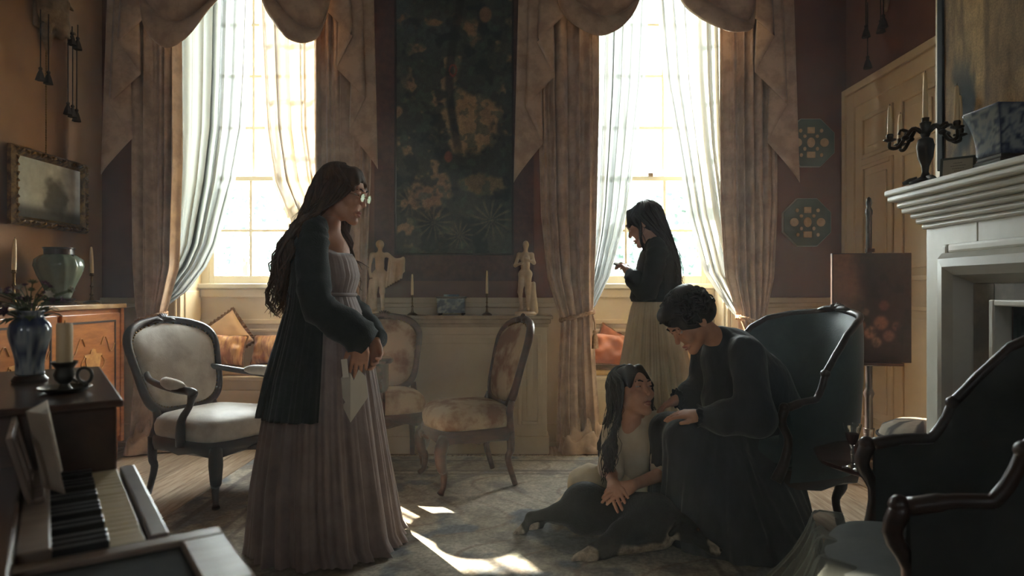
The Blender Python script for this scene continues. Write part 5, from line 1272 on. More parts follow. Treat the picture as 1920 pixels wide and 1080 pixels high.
for k in range(18):
    a = R.uniform(0, 6.283); l = R.uniform(.05, .1); h = R.uniform(-.02, .04); e = Vector((l*math.cos(a), l*math.sin(a), h)); d_ = e.normalized(); q_ = d_.cross(Vector((0, 0, 1))).normalized()
    MB().grid(lambda u, v: e*(.3+.7*v)+q_*(u-.5)*.024*math.sin(math.pi*min(1, v+.05))+Vector((0, 0, .012*math.sin(math.pi*v))), 4, 7).build('leaf', stem_m, bq, angle=180)
# ================================================================== people
skin_m = mat('skin', (206, 156, 128), (196, 142, 114), rough=.5, scale=18, bump=.04, bscale=90)
eye_m = mat('eye_white', (186, 176, 166), rough=.2); iris_m = mat('iris_brown', (62, 42, 30), rough=.2); brow_m = mat('brow_hair', (44, 32, 26), rough=.7)
lip_m = mat('lip_skin', (164, 96, 84), rough=.45)
def head_prims():
    p = [el((-.012, 0, .035), (.098, .077, .086)), el((.03, 0, -.03), (.06, .056, .08), k=.03),
         rc((.015, .045, -.055), .022, (.07, .012, -.1), .017, k=.02), rc((.015, -.045, -.055), .022, (.07, -.012, -.1), .017, k=.02),
         el((.08, 0, -.103), (.017, .02, .016), k=.014), rc((.086, 0, .024), .0075, (.108, 0, -.02), .0095, k=.012), el((.109, 0, -.027), (.011, .0135, .009), k=.008),
         rc((.086, -.04, .036), .009, (.09, 0, .034), .008, k=.014), rc((.086, .04, .036), .009, (.09, 0, .034), .008, k=.014)]
    for s in (-1, 1):
        p += [el((.068, s*.042, -.022), (.024, .022, .024), k=.02), el((-.012, s*.077, -.004), (.02, .007, .031), k=.006),
              el((.1, s*.032, .014), (.013, .019, .0105), k=.010, neg=True), el((.0865, s*.032, .021), (.011, .017, .0075), k=.005), el((.0855, s*.032, .006), (.01, .015, .005), k=.005)]
    p += [rc((.088, -.021, -.066), .0045, (.097, 0, -.0605), .0058, k=.006), rc((.088, .021, -.066), .0045, (.097, 0, -.0605), .0058, k=.006), rc((.088, -.017, -.071), .005, (.094, 0, -.0765), .0068, k=.006), rc((.088, .017, -.071), .005, (.094, 0, -.0765), .0068, k=.006)]
    p += [rc((-.025, 0, -.05), .048, (-.045, 0, -.16), .05, k=.03)]
    return p
def hand_prims(curl=.5, spread=.06, thumb=.6, flip=1):
    """wrist at the origin, fingers along +x, palm facing -z, thumb on +y*flip"""
    p = [el((.045, 0, 0), (.05, .037, .0145), k=.015), rc((0, 0, 0), .023, (.03, 0, 0), .024, k=.02)]
    for i, (y, L_, r) in enumerate(((.029, .07, .0085), (.0095, .079, .0088), (-.0105, .073, .0085), (-.029, .057, .0075))):
        c = Vector((.083-.006*abs(i-1), y*flip, 0)); a = 0.0; sp_ = spread*(1.2-i*.8)
        p.append(rc((.04, y*.8*flip, 0), .011, c, .0098, k=.008))
        for j, f in enumerate((.46, .30, .24)):
            a += curl*(.75, 1.0, .7)[j]*(1+.12*i); d = Vector((math.cos(a)*math.cos(sp_), math.sin(sp_)*flip, -math.sin(a))); e = c+d*L_*f
            p.append(rc(c, r*(1, .94, .88)[j], e, r*(.94, .88, .78)[j], k=.003)); c = e
    c = Vector((.022, .026*flip, -.004)); d = Vector((.72, .62*flip, -.28*thumb)).normalized(); e = c+d*.038
    p.append(rc((.01, .012*flip, -.002), .016, c+d*.012, .0135, k=.012)); p.append(rc(c, .0125, e, .0105, k=.006)); d2 = Vector((.9, .25*flip, -.35*thumb)).normalized(); p.append(rc(e, .0105, e+d2*.03, .0085, k=.003))
    return p
def frame(o, fwd, up):
    x = Vector(fwd).normalized(); z = Vector(up); z = (z-x*z.dot(x)).normalized(); y = z.cross(x)
    return Matrix(((x.x, y.x, z.x, o[0]), (x.y, y.y, z.y, o[1]), (x.z, y.z, z.z, o[2]), (0, 0, 0, 1)))
def face_bits(parent, HM, look=(0, 0)):
    for s in (-1, 1):
        e = MB(); e.T = HM; e.ball((.079, s*.032, .013), .0125, 12, 9); eo = e.build('eye', eye_m, parent, angle=180)
        i = MB(); i.T = HM; i.ball((.0893, s*.032+look[0]*.004, .013+look[1]*.004), (.0035, .0058, .0058), 10, 7); i.build('iris', iris_m, eo, angle=180)
        b = MB(); b.T = HM; b.tube([(.0985, s*.014, .034), (.097, s*.032, .04), (.084, s*.05, .035)], [.003, .0042, .002], 6); b.build('eyebrow', brow_m, parent, angle=180)
    l = MB(); l.T = HM
    l.tube([(.0905, -.022, -.067), (.0995, -.008, -.0615), (.1015, 0, -.063), (.0995, .008, -.0615), (.0905, .022, -.067)], [.001, .0042, .0042, .0042, .001], 6)
    l.tube([(.0905, -.02, -.069), (.0985, 0, -.0765), (.0905, .02, -.069)], [.001, .006, .001], 6); l.build('lips', lip_m, parent, angle=180)
def scalp(HM, th, ph, k=1.0):
    return HM @ Vector((-.014-.104*k*math.sin(th)*math.cos(ph), .0835*k*math.sin(th)*math.sin(ph), .035+.093*k*math.cos(th)))
def hair_mesh(name, HM, m, parent, guide, n, seed, r=.009, wave=.012, freq=9, phi=2.05, cap_extra=(), exit_th=1.75, part=0.0, length_jit=.1):
    R = random.Random(seed)
    cap = [el((-.022, 0, .043), (.102, .084, .09)), el((-.05, 0, .0), (.075, .08, .085))]+list(cap_extra)
    cap += [el((.12, 0, -.012), (.082, .064, .092), neg=True, k=.012)]
    V, F_ = sdf_mesh(xf(cap, HM), .006, .02); b = MB(); b.add([Vector(v) for v in V], [tuple(f) for f in F_])
    for k in range(n):
        ph = (R.random()*2-1)*phi; s = 1 if ph >= 0 else -1
        th0 = R.uniform(.02, .25) if R.random() < .75 else R.uniform(.25, .9); lift = R.uniform(1.0, 1.1)
        pts = []
        for j in range(5):
            th = lerp(th0, exit_th, j/4); q = ph*min(1, .35+.65*j/3); pts.append(scalp(HM, th, q, lift+.02*j))
        g = guide(ph, R); pts += g
        P = spline(pts, 26); w = R.uniform(0, 6.28); amp = wave*R.uniform(.5, 1.3)
        out = []
        for i, p in enumerate(P):
            t = i/25; a = amp*max(0, t-.25)*1.3; out.append(p+Vector((a*math.sin(freq*t*3+w), a*math.cos(freq*t*3+w*1.7), 0)))
        rr = r*R.uniform(.6, 1.25); b.tube(out, [rr*float(np.interp(i/25, [0, .15, .7, 1], [.5, 1, .85, .12])) for i in range(26)], 5)
    for k in range(n//4):                                   # stray hairs
        ph = (R.random()*2-1)*phi; pts = [scalp(HM, lerp(.1, exit_th, j/4), ph*min(1, .35+.65*j/3), 1.1) for j in range(5)]+[p+Vector((R.uniform(-.03, .03), R.uniform(-.03, .03), R.uniform(-.02, .03))) for p in guide(ph, R)]
        b.tube(spline(pts, 22), .0012, 3)
    return b.build(name, m, parent, angle=180)
def pleat(th, z, n, seed):
    return math.sin(n*th+1.6*math.sin(3*th+seed)+1.1*math.sin(7*th+2*seed)+.5*math.sin(3*z+th*3))*(.55+.35*math.sin(5*th+seed*4))+.28*math.sin(2.3*n*th+seed*3+.8*z)+.45*math.sin(.45*n*th+seed+1.1*z)*max(0, 1-z)
def skirt(rows, n, seed, th0=0, th1=2*math.pi, nu=260, nv=70, zf=None, base=.0):
    """rows (z, cx, rx, ry, amp); closed when the full turn"""
    rows = sorted(rows); full_ = abs(th1-th0-2*math.pi) < 1e-6; zs = [r_[0] for r_ in rows]
    def f(u, v):
        th = lerp(th0, th1, u); z = lerp(zs[0], zs[-1], v); cx, rx, ry, am = interp(rows, z); q = 1+am*pleat(th, z, n, seed)/max(rx, .05)
        zz = z+(zf(th, z) if zf else 0)
        return (cx+rx*q*math.cos(th), ry*q*math.sin(th), zz)
    return MB().grid(f, nu, nv, full_)

# ---------------------------------------------------------------- the standing woman with the letter
brown_hair = mat('brown_hair', (96, 68, 46), (56, 38, 27), rough=.6, scale=30, stretch=(1, 1, .2), mix=(.3, .7), spec=.25)
P1 = Vector((-.825, 2.92, ZR))
HM1 = Matrix.Translation((.085, 0, 1.545)) @ Matrix.Rotation(math.radians(-12), 4, 'Z') @ Matrix.Rotation(math.radians(14), 4, 'Y')
def arm_prims(sh_, elb, wr, r=(.043, .034, .024)): return [rc(sh_, r[0], elb, r[1]), rc(elb, r[1]+.002, wr, r[2])]
S1a, E1a, W1a = (0, -.16, 1.325), (.035, -.215, 1.06), (.205, -.165, .90); S1b, E1b, W1b = (0, .16, 1.325), (.04, .2, 1.06), (.225, .0, .895)
HA1 = frame(W1a, (-.10, -.06, -.98), (.25, -.95, 0)); HB1 = frame(W1b, (.22, -.35, -.9), (.5, .8, .0))
body = [rc((0, 0, .92), .12, (0, 0, 1.12), .1), rc((0, 0, 1.12), .1, (.01, 0, 1.28), .105), rc((0, -.13, 1.345), .038, (0, .13, 1.345), .038), rc((0, 0, 1.36), .06, (.03, 0, 1.42), .048),
        rc((0, .08, .9), .085, (.02, .09, .5), .06), rc((.02, .09, .5), .055, (-.01, .09, .08), .035), rc((0, -.08, .9), .085, (.02, -.09, .5), .06), rc((.02, -.09, .5), .055, (-.01, -.09, .08), .035),
        rc((-.02, .09, .045), .035, (.13, .11, .028), .026), rc((-.02, -.09, .045), .035, (.13, -.11, .028), .026)]+arm_prims(S1a, E1a, W1a)+arm_prims(S1b, E1b, W1b)
p1 = skin('person', [(body, .012, .04), (xf(head_prims(), HM1), .0042, .014), (xf(hand_prims(.35, flip=-1), HA1)+[rc(E1a, .034, W1a, .024)], .0038, .01), (xf(hand_prims(.5, flip=1), HB1)+[rc(E1b, .034, W1b, .024)], .0038, .01)], skin_m)
p1.location = P1; p1.scale = (.985,)*3; tag(p1, 'woman with long brown hair standing in a mauve gown and dark cardigan, holding a letter', 'person')
face_bits(p1, HM1, (0, -.5))
def g1(ph, R):
    c, s = math.cos(ph), math.sin(ph); j = R.uniform(-.07, .07)
    if abs(ph) > 1.75 and ph > 0:
        return [Vector((.06, .09, 1.40)), Vector((.09+R.uniform(-.02, .02), .1+R.uniform(-.02, .02), 1.3)), Vector((.12+R.uniform(-.03, .02), .085+R.uniform(-.02, .02), 1.17+j))]
    if ph < -.85: return [Vector((.0, -.115, 1.45)), Vector((-.05+R.uniform(-.02, .03), -.165, 1.405)), Vector((-.1+R.uniform(-.03, .03), -.205+R.uniform(-.015, .015), 1.29)), Vector((-.125+R.uniform(-.03, .02), -.205+R.uniform(-.02, .02), 1.16+j)), Vector((-.14+R.uniform(-.03, .02), -.19, 1.07+j))]
    return [Vector((.005-.095*c, .105*s, 1.43)), Vector((-.07-.075*c, .125*s, 1.325)), Vector((-.10-.06*c, .14*s+R.uniform(-.02, .02), 1.2+j*.5)), Vector((-.125-.05*c+R.uniform(-.02, .02), .125*s+R.uniform(-.025, .025), 1.08+j))]
bang = [rc((.035, -.035, .105), .018, (.074, -.062, .03), .010), rc((.035, .035, .105), .018, (.074, .062, .03), .010), rc((.04, -.018, .108), .016, (.084, -.036, .058), .007), rc((.04, .018, .108), .016, (.084, .036, .058), .007), rc((.03, 0, .114), .016, (.086, .0, .066), .006)]
hair_mesh('hair', HM1, brown_hair, p1, g1, 210, 4, r=.0095, wave=.034, freq=7, phi=2.2, cap_extra=bang)
sp1 = MB(); sp1.T = HM1
for s in (-1, 1):
    sp1.tube([(.113, s*.034+.021*math.cos(a), .006+.018*math.sin(a)) for a in [2*math.pi*k/20 for k in range(20)]], .0012, 5, closed=True); sp1.tube([(.112, s*.055, .01), (.04, s*.08, .014), (-.02, s*.083, .005)], .0012, 5)
sp1.tube([(.113, -.013, .01), (.117, 0, .014), (.113, .013, .01)], .0012, 5); gl = sp1.build('spectacles', MATS['brass'], p1, angle=180)
ln = MB(); ln.T = HM1
for s in (-1, 1):
    ln.add([(.113, s*.034, .006)]+[(.113, s*.034+.02*math.cos(a), .006+.017*math.sin(a)) for a in [2*math.pi*k/20 for k in range(20)]], [(0, 1+k, 1+(k+1) % 20) for k in range(20)])
ln.build('lens', glass_mat('lens_glass', (245, 245, 240), ior=1.03), gl)
mauve_m = mat('mauve_muslin', (166, 150, 146), (140, 124, 122), rough=.7, scale=7, sheen=.35, bump=.12, bscale=90)
knit_m = mat('dark_green_knit', (42, 46, 45), (31, 35, 35), rough=.85, scale=30, bump=.3, bscale=160, sheen=.2)
skirt([(0.006, .02, .335, .32, .03), (.05, .01, .318, .312, .028), (.3, 0, .29, .295, .022), (.58, .0, .248, .26, .015), (.85, .01, .195, .21, .008), (1.0, .018, .155, .172, .004), (1.10, .022, .112, .14, .002), (1.18, .03, .128, .152, .002), (1.25, .022, .12, .152, .001), (1.32, .005, .095, .125, .0)], 27, 1.3,
      zf=lambda th, z: (-.045*max(0, math.cos(th)) if z > 1.29 else 0)+(.0 if z > .2 else 0)).build('gown', mauve_m, p1, angle=180)
sash = MB(); sash.tube([(.022+.116*math.cos(a), .143*math.sin(a), 1.10) for a in [2*math.pi*k/40 for k in range(40)]], .009, 6, closed=True); sash.build('waist_ribbon', mauve_m, p1, angle=180)
cdg = skirt([(.585, -.03, .232, .298, .012), (.75, -.02, .21, .268, .009), (.9, -.01, .178, .232, .006), (1.05, -.002, .146, .2, .003), (1.18, .0, .13, .19, .0), (1.28, .0, .12, .198, .0), (1.34, -.002, .105, .19, 0), (1.375, -.004, .09, .15, 0), (1.405, -.005, .072, .1, 0), (1.43, .0, .062, .07, 0)], 22, 2.1, math.radians(68), math.radians(292), 150, 60)
co = cdg.build('cardigan', knit_m, p1, angle=180, solid=.01)
def sleeve(S, E, W_, m, parent, r=(.078, .07, .062, .05), seed=1, name='sleeve', n=20, out=.0):
    S = Vector(S); ins = Vector((0, -.085*(1 if S.y > 0 else -1), .055)); P = spline([S+ins, S+ins*.3+Vector((0, 0, .022)), S+Vector((0, .012*(1 if S.y > 0 else -1), -.02)), Vector(S).lerp(Vector(E), .5)+Vector((-.008, 0, 0)), Vector(E), Vector(E).lerp(Vector(W_), .55), Vector(W_)], 30); R_ = [float(np.interp(i/29, [0, .12, .3, .45, .7, .92, 1], [r[0]*.5, r[0]*.85, r[0], r[1], r[1], r[2], r[3]]))*(1+.05*math.sin(i*1.9+seed)+.03*math.sin(i*3.7+seed*2)) for i in range(30)]
    b = MB().tube(P, R_, 22); b.v = [tuple(Vector(p)+mnoise.noise_vector(Vector(p)*14+Vector((seed*3, 0, 0)))*.009+mnoise.noise_vector(Vector((p[0]*26, p[1]*26, p[2]*40)))*.005) for p in b.v]
    return b.build(name, m, parent, angle=180)
sleeve((-.005, -.15, 1.345), E1a, Vector(W1a)+Vector((.028, .005, -.002)), knit_m, co, (.066, .07, .078, .058), 1); sleeve((-.005, .15, 1.345), E1b, Vector(W1b)+Vector((.015, -.005, 0)), knit_m, co, (.072, .074, .07, .054), 2)
lt = thing('letter', 'folded white letter with a torn edge in the standing woman\'s hand', 'letter', P1+Vector((.168, -.205, .565)), .0)
lpap = mat('letter_paper', (232, 224, 208), (222, 212, 194), rough=.75, scale=8)
def leaf(pts): return MB().prism(pts, .0012, Matrix.Rotation(math.pi/2, 4, 'X'))
a = leaf([(0, .0), (.07, .1), (.06, .185), (.032, .215), (.012, .17), (0, .2)]); a.build('page', lpap, lt, smooth=False).rotation_euler = (0, 0, .35)
a = leaf([(0, .0), (-.045, .065), (-.028, .08), (-.05, .105), (-.055, .13), (-.075, .15), (-.03, .2), (0, .2)]); a.build('page', lpap, lt, smooth=False).rotation_euler = (0, 0, -.5)
a = MB().box(-.012, .012, -.004, .0, .185, .26).build('page', lpap, lt, smooth=False); a.rotation_euler = (.0, -.1, .2)
w_ = MB()
for k in range(7): w_.box(.008, .05-.003*k, -.0006, .0, .165-.018*k, .1662-.018*k)
w_.build('handwriting', mat('pale_ink', (150, 138, 124), rough=.8), lt, smooth=False, kind='stuff').rotation_euler = (0, 0, .35)
lt.children[-1].location = (0, -.0016, 0)

# ---------------------------------------------------------------- the woman at the right window
dark_hair = mat('dark_brown_hair', (44, 34, 28), (28, 22, 19), rough=.42, scale=30, stretch=(1, 1, .2), mix=(.3, .7), spec=.4)
P2 = Vector((.86, 4.06, ZR)); rz2 = math.atan2(.22, -.97)
HM2 = Matrix.Translation((.055, 0, 1.505)) @ Matrix.Rotation(math.radians(-14), 4, 'Z') @ Matrix.Rotation(math.radians(26), 4, 'Y')
S2a, E2a, W2a = (-.02, .16, 1.335), (.035, .205, 1.095), (.135, .085, 1.20); S2b, E2b, W2b = (-.02, -.16, 1.335), (.035, -.205, 1.095), (.135, -.06, 1.205)
HA2 = frame(W2a, (.45, -.6, .62), (-.6, .3, .75)); HB2 = frame(W2b, (.45, .55, .66), (-.6, -.3, .75))
body = [rc((-.01, 0, .92), .115, (-.01, 0, 1.12), .095), rc((-.01, 0, 1.12), .095, (-.02, 0, 1.27), .1), rc((-.02, -.13, 1.34), .042, (-.02, .13, 1.34), .042), rc((-.02, 0, 1.35), .055, (.0, 0, 1.42), .046),
        rc((0, .08, .9), .08, (.02, .09, .5), .058), rc((.02, .09, .5), .052, (-.01, .09, .08), .034), rc((0, -.08, .9), .08, (.02, -.09, .5), .058), rc((.02, -.09, .5), .052, (-.01, -.09, .08), .034),
        rc((-.02, .09, .042), .034, (.12, .1, .026), .025), rc((-.02, -.09, .042), .034, (.12, -.1, .026), .025)]+arm_prims(S2a, E2a, W2a)+arm_prims(S2b, E2b, W2b)
p2 = skin('person', [(body, .012, .04), (xf(head_prims(), HM2), .0045, .014), (xf(hand_prims(.55, flip=-1), HA2)+[rc(E2a, .034, W2a, .024)], .004, .01), (xf(hand_prims(.6, flip=1), HB2)+[rc(E2b, .034, W2b, .024)], .004, .01)], skin_m)
p2.location = P2; p2.rotation_euler = (0, 0, rz2); tag(p2, 'woman in dark jacket and cream skirt standing with bowed head at the right window', 'person')
face_bits(p2, HM2, (0, -.5))
def g2(ph, R):
    c, s = math.cos(ph), math.sin(ph); j = R.uniform(-.05, .05)
    if abs(ph) > 1.6: return [Vector((.075, .088*s, 1.47)), Vector((.07, .092*s, 1.40)), Vector((.04, .1*s, 1.32+j))]
    return [Vector((-.05-.065*c, .085*s, 1.40)), Vector((-.095-.055*c, .095*s, 1.28)), Vector((-.115-.045*c, .085*s, 1.16+j)), Vector((-.12-.045*c, .075*s, 1.07+j))]
hair_mesh('hair', HM2, dark_hair, p2, g2, 170, 8, r=.0085, wave=.006, freq=5, phi=2.1, cap_extra=[rc((.04, .035, .1), .022, (.074, .066, .02), .011), rc((.04, -.035, .1), .022, (.074, -.066, .02), .011)])
cream_cloth = mat('cream_cotton', (238, 224, 192), (224, 206, 170), rough=.75, scale=7, bump=.12, bscale=80, sheen=.2)
jack_m = mat('bottle_green_jacket', (36, 42, 44), (26, 31, 33), rough=.6, scale=16, bump=.1, bscale=90)
skirt([(.006, -.02, .31, .30, .028), (.3, -.015, .265, .27, .022), (.6, -.01, .21, .22, .014), (.85, -.005, .165, .18, .009), (1.0, -.005, .135, .15, .006), (1.05, -.005, .118, .13, .003)], 30, .7).build('skirt', cream_cloth, p2, angle=180)
jk = skirt([(1.035, -.005, .135, .148, .004), (1.06, -.008, .148, .165, .004), (1.12, -.012, .14, .168, .003), (1.2, -.018, .128, .17, .0), (1.28, -.022, .118, .178, .0), (1.33, -.022, .1, .17, 0), (1.36, -.022, .085, .13, 0), (1.39, -.02, .068, .09, 0), (1.415, -.012, .056, .062, 0)], 16, 1.1).build('jacket', jack_m, p2, angle=180)
sleeve((-.022, .145, 1.325), E2a, W2a, jack_m, jk, (.064, .06, .056, .042), 3); sleeve((-.022, -.145, 1.325), E2b, W2b, jack_m, jk, (.064, .06, .056, .042), 4)
RM2 = Matrix.Translation(P2) @ Matrix.Rotation(rz2, 4, 'Z')
sb_ = thing('small_book', 'small dark book held open by the woman at the window', 'book', RM2 @ Vector((.205, .012, 1.262)), rz2)
Mb = Matrix.Rotation(-.35, 4, 'Y') @ Matrix.Scale(.75, 4)
MB().box(-.042, .042, -.05, 0, -.004, .004, Mb @ Matrix.Rotation(.25, 4, 'X')).box(-.042, .042, 0, .05, -.004, .004, Mb @ Matrix.Rotation(-.25, 4, 'X')).build('cover', jack_m, sb_, smooth=False, bevel=.001)
MB().box(-.04, .04, -.047, -.001, .004, .011, Mb @ Matrix.Rotation(.25, 4, 'X')).box(-.04, .04, .001, .047, .004, .011, Mb @ Matrix.Rotation(-.25, 4, 'X')).build('pages', lpap, sb_, smooth=False)

# ---------------------------------------------------------------- the older woman in the blue-green armchair
P3 = Vector((1.0, 3.0, 0)); D3 = lambda *p: tuple(Vector(p)-P3)
HM3 = frame(D3(.80, 2.985, .98), (-.74, -.2, -.68), (-.64, -.15, .76))
S3a, E3a, W3a = D3(1.02, 2.895, .845), D3(1.04, 2.84, .575), D3(.815, 2.875, .58); S3b, E3b, W3b = D3(.945, 3.2, .845), D3(.93, 3.22, .62), D3(.80, 3.165, .61)
HA3 = frame(W3a, (-.93, .32, .05), (.1, -.3, .95)); HB3 = frame(W3b, (-.80, .2, -.42), (-.4, .1, .9))
body = [rc(D3(1.22, 3.17, .48), .14, D3(1.1, 3.11, .70), .12), rc(D3(1.1, 3.11, .7), .12, D3(1.0, 3.06, .83), .11), rc(D3(1.015, 2.93, .845), .045, D3(.95, 3.17, .845), .045), rc(D3(.98, 3.05, .85), .055, D3(.885, 3.015, .93), .046),
        rc(D3(1.2, 3.09, .46), .095, D3(.765, 2.94, .46), .06), rc(D3(.765, 2.94, .46), .058, D3(.71, 2.91, .09), .038), rc(D3(1.16, 3.25, .46), .095, D3(.725, 3.10, .46), .06), rc(D3(.725, 3.10, .46), .058, D3(.68, 3.07, .09), .038),
        rc(D3(.72, 2.91, .062), .036, D3(.62, 2.87, .048), .026), rc(D3(.69, 3.07, .062), .036, D3(.60, 3.03, .048), .026)]+arm_prims(S3a, E3a, W3a)+arm_prims(S3b, E3b, W3b)
p3 = skin('person', [(body, .012, .04), (xf(head_prims(), HM3), .0045, .014), (xf(hand_prims(.3, flip=1), HA3)+[rc(E3a, .034, W3a, .024)], .004, .01), (xf(hand_prims(.35, flip=-1), HB3)+[rc(E3b, .034, W3b, .024)], .004, .01)], skin_m)
p3.location = P3; tag(p3, 'older woman with curly pinned-up hair in a dark blue dress leaning from the armchair', 'person')
face_bits(p3, HM3, (0, -.4))
def curly(HM, m, parent):
    R = random.Random(21)
    cap = [el((-.02, 0, .045), (.112, .092, .098)), el((-.075, 0, .01), (.065, .075, .07)), el((-.04, 0, .12), (.07, .065, .04)), el((.05, 0, .1), (.06, .07, .04)), el((.115, 0, -.035), (.07, .07, .085), neg=True, k=.01)]
    V, F_ = sdf_mesh(xf(cap, HM), .006, .03); b = MB(); b.add([Vector(v) for v in V], [tuple(f) for f in F_])
    for k in range(230):
        th = R.uniform(.0, 1.75); ph = R.uniform(-2.2, 2.2) if th > 1.15 else R.uniform(-3.14, 3.14); c = scalp(HM, th, ph, 1.16); n = (c-(HM @ Vector((-.014, 0, .035)))).normalized(); t1 = n.orthogonal().normalized(); t1 = Quaternion(n, R.uniform(0, 6.28)) @ t1; t2 = n.cross(t1)
        rad = R.uniform(.012, .024); tw_ = R.uniform(3.5, 8); L_ = R.uniform(.01, .045)
        P = [c+(t1*math.cos(q*tw_)+n*math.sin(q*tw_)*.9)*rad*(1-.5*q)+t2*L_*(q-.5) for q in [j/13 for j in range(14)]]
        b.tube(P, [.0055*(1-.6*abs(j/13-.4)) for j in range(14)], 5)
    return b.build('hair', m, parent, angle=180)
curly(HM3, mat('grey_brown_hair', (46, 38, 33), (30, 25, 23), rough=.5, scale=40, mix=(.35, .7)), p3)
navy_m = mat('navy_wool', (46, 50, 58), (34, 38, 45), rough=.75, scale=9, sheen=.2, bump=.5, bscale=22, stretch=(1.4, 1.4, .5))
def folds3(V, N):
    x, y, z = V[:, 0]+P3.x, V[:, 1]+P3.y, V[:, 2]
    ang_ = np.arctan2(y-3.05, x-.95); w = np.sin(ang_*22+3*vn(x*3, y*3, 2, 5)+2*z)*.5+np.sin(ang_*41+5*vn(x, z, 5, 7))*.3
    low = np.clip((.5-z)/.35, 0, 1)*(1-np.clip(np.abs(N[:, 2]), 0, 1)); up = np.clip((z-.45)/.2, 0, 1)
    return .02*w*low+.012*(fbm(x+z*.6, y+z*.3, 9, 3)-.5)*2*up+.022*(fbm(x*1.2+z*.2, z*.5+y, 6, 9)-.5)
dr3 = [rc(D3(1.24, 3.18, .50), .16, D3(1.13, 3.12, .68), .155), rc(D3(1.13, 3.12, .68), .155, D3(1.01, 3.06, .81), .135), rc(D3(1.02, 2.92, .835), .06, D3(.95, 3.18, .835), .06), rc(D3(.99, 3.055, .86), .065, D3(.93, 3.03, .90), .055),
       rc(D3(1.04, 3.07, .79), .12, D3(1.0, 3.05, .62), .12),
       rc(D3(1.2, 3.09, .46), .12, D3(.765, 2.94, .465), .088), rc(D3(1.16, 3.25, .46), .12, D3(.725, 3.10, .465), .085), rc(D3(1.15, 3.15, .47), .12, D3(.765, 3.02, .47), .08),
       rc(D3(.755, 2.95, .46), .085, D3(.755, 2.94, .1), .10), rc(D3(.725, 3.09, .46), .085, D3(.72, 3.09, .1), .09), rc(D3(.80, 2.94, .42), .09, D3(.83, 2.86, .08), .13), rc(D3(.95, 2.98, .42), .10, D3(.98, 2.82, .08), .15), rc(D3(1.12, 3.04, .42), .11, D3(1.10, 2.86, .08), .15), rc(D3(1.2, 3.08, .4), .1, D3(1.18, 2.92, .08), .13),
       rc(D3(.77, 2.89, .05), .075, D3(.95, 2.72, .035), .06), rc(D3(.95, 2.72, .035), .06, D3(1.16, 2.68, .03), .055), rc(D3(1.16, 2.68, .03), .055, D3(1.25, 2.86, .04), .07), rc(D3(1.0, 2.8, .06), .1, D3(1.1, 2.76, .05), .09), rc(D3(.71, 3.12, .05), .07, D3(.9, 3.1, .05), .08)]
def sl3(S, E, W_): return [rc(S, .075, E, .078), rc(E, .075, tuple(Vector(E).lerp(Vector(W_), .55)), .072), rc(tuple(Vector(E).lerp(Vector(W_), .55)), .07, tuple(Vector(E).lerp(Vector(W_), .93)), .042)]
dress3 = skin('dress', [(dr3+sl3(S3a, E3a, W3a)+sl3(S3b, E3b, W3b), .0085, .035)], navy_m, p3, fold=folds3, smooth=3)
V_ = np.array([v.co for v in dress3.data.vertices]); V_[:, 2] = np.maximum(V_[:, 2], .0195); dress3.data.vertices.foreach_set('co', V_.ravel())
for (E, W_) in ((E3a, W3a), (E3b, W3b)):
    c = Vector(E).lerp(Vector(W_), .95); d = (Vector(W_)-Vector(E)).normalized(); t1 = d.orthogonal().normalized(); t2 = d.cross(t1)
    MB().grid(lambda u, v: c+(t1*math.cos(2*math.pi*u)+t2*math.sin(2*math.pi*u))*(.036+.012*v+.005*math.sin(2*math.pi*9*u)*v)+d*.028*v, 72, 5, True).build('cuff_frill', navy_m, dress3, angle=180)

# ---------------------------------------------------------------- the girl sitting on the rug
P4 = Vector((.60, 3.28, ZR)); D4 = lambda *p: tuple(Vector(p)-P4)
HM4 = frame(D4(.578, 3.20, .632), (.52, -.80, .30), (-.10, .27, .95))
S4a, E4a, W4a = D4(.49, 3.25, .475), D4(.462, 3.13, .275), D4(.45, 2.965, .262); S4b, E4b, W4b = D4(.715, 3.22, .485), D4(.70, 3.06, .285), D4(.53, 2.935, .262)
HA4 = frame(W4a, (.08, -.6, -.22), (-.5, -.25, .85)); HB4 = frame(W4b, (-.85, -.25, -.16), (-.1, -.5, .85))
body = [rc(D4(.62, 3.31, .13), .13, D4(.61, 3.27, .3), .105), rc(D4(.61, 3.27, .3), .105, D4(.6, 3.25, .42), .1), rc(D4(.51, 3.25, .475), .042, D4(.69, 3.23, .485), .042), rc(D4(.6, 3.245, .47), .05, D4(.597, 3.22, .56), .044),
        rc(D4(.56, 3.28, .13), .09, D4(.37, 3.2, .19), .062), rc(D4(.37, 3.2, .19), .056, D4(.45, 3.42, .07), .04), rc(D4(.45, 3.42, .07), .035, D4(.55, 3.47, .045), .026), rc(D4(.68, 3.28, .12), .09, D4(.55, 3.12, .11), .06), rc(D4(.55, 3.12, .11), .052, D4(.36, 3.3, .06), .038), rc(D4(.36, 3.3, .06), .034, D4(.27, 3.33, .04), .025)]+arm_prims(S4a, E4a, W4a, (.04, .033, .023))+arm_prims(S4b, E4b, W4b, (.04, .033, .023))
p4 = skin('person', [(body, .011, .035), (xf(head_prims(), HM4), .0042, .014), (xf(hand_prims(.32, flip=-1), HA4)+[rc(E4a, .033, W4a, .023)], .0038, .01), (xf(hand_prims(.3, flip=1), HB4)+[rc(E4b, .033, W4b, .023)], .0038, .01)], skin_m)
V_ = np.array([v.co for v in p4.data.vertices]); V_[:, 2] = np.maximum(V_[:, 2], .0015); p4.data.vertices.foreach_set('co', V_.ravel())
p4.location = P4; tag(p4, 'girl in cream with long dark hair sitting on the rug, looking up', 'person')
face_bits(p4, HM4, (.4, .6))
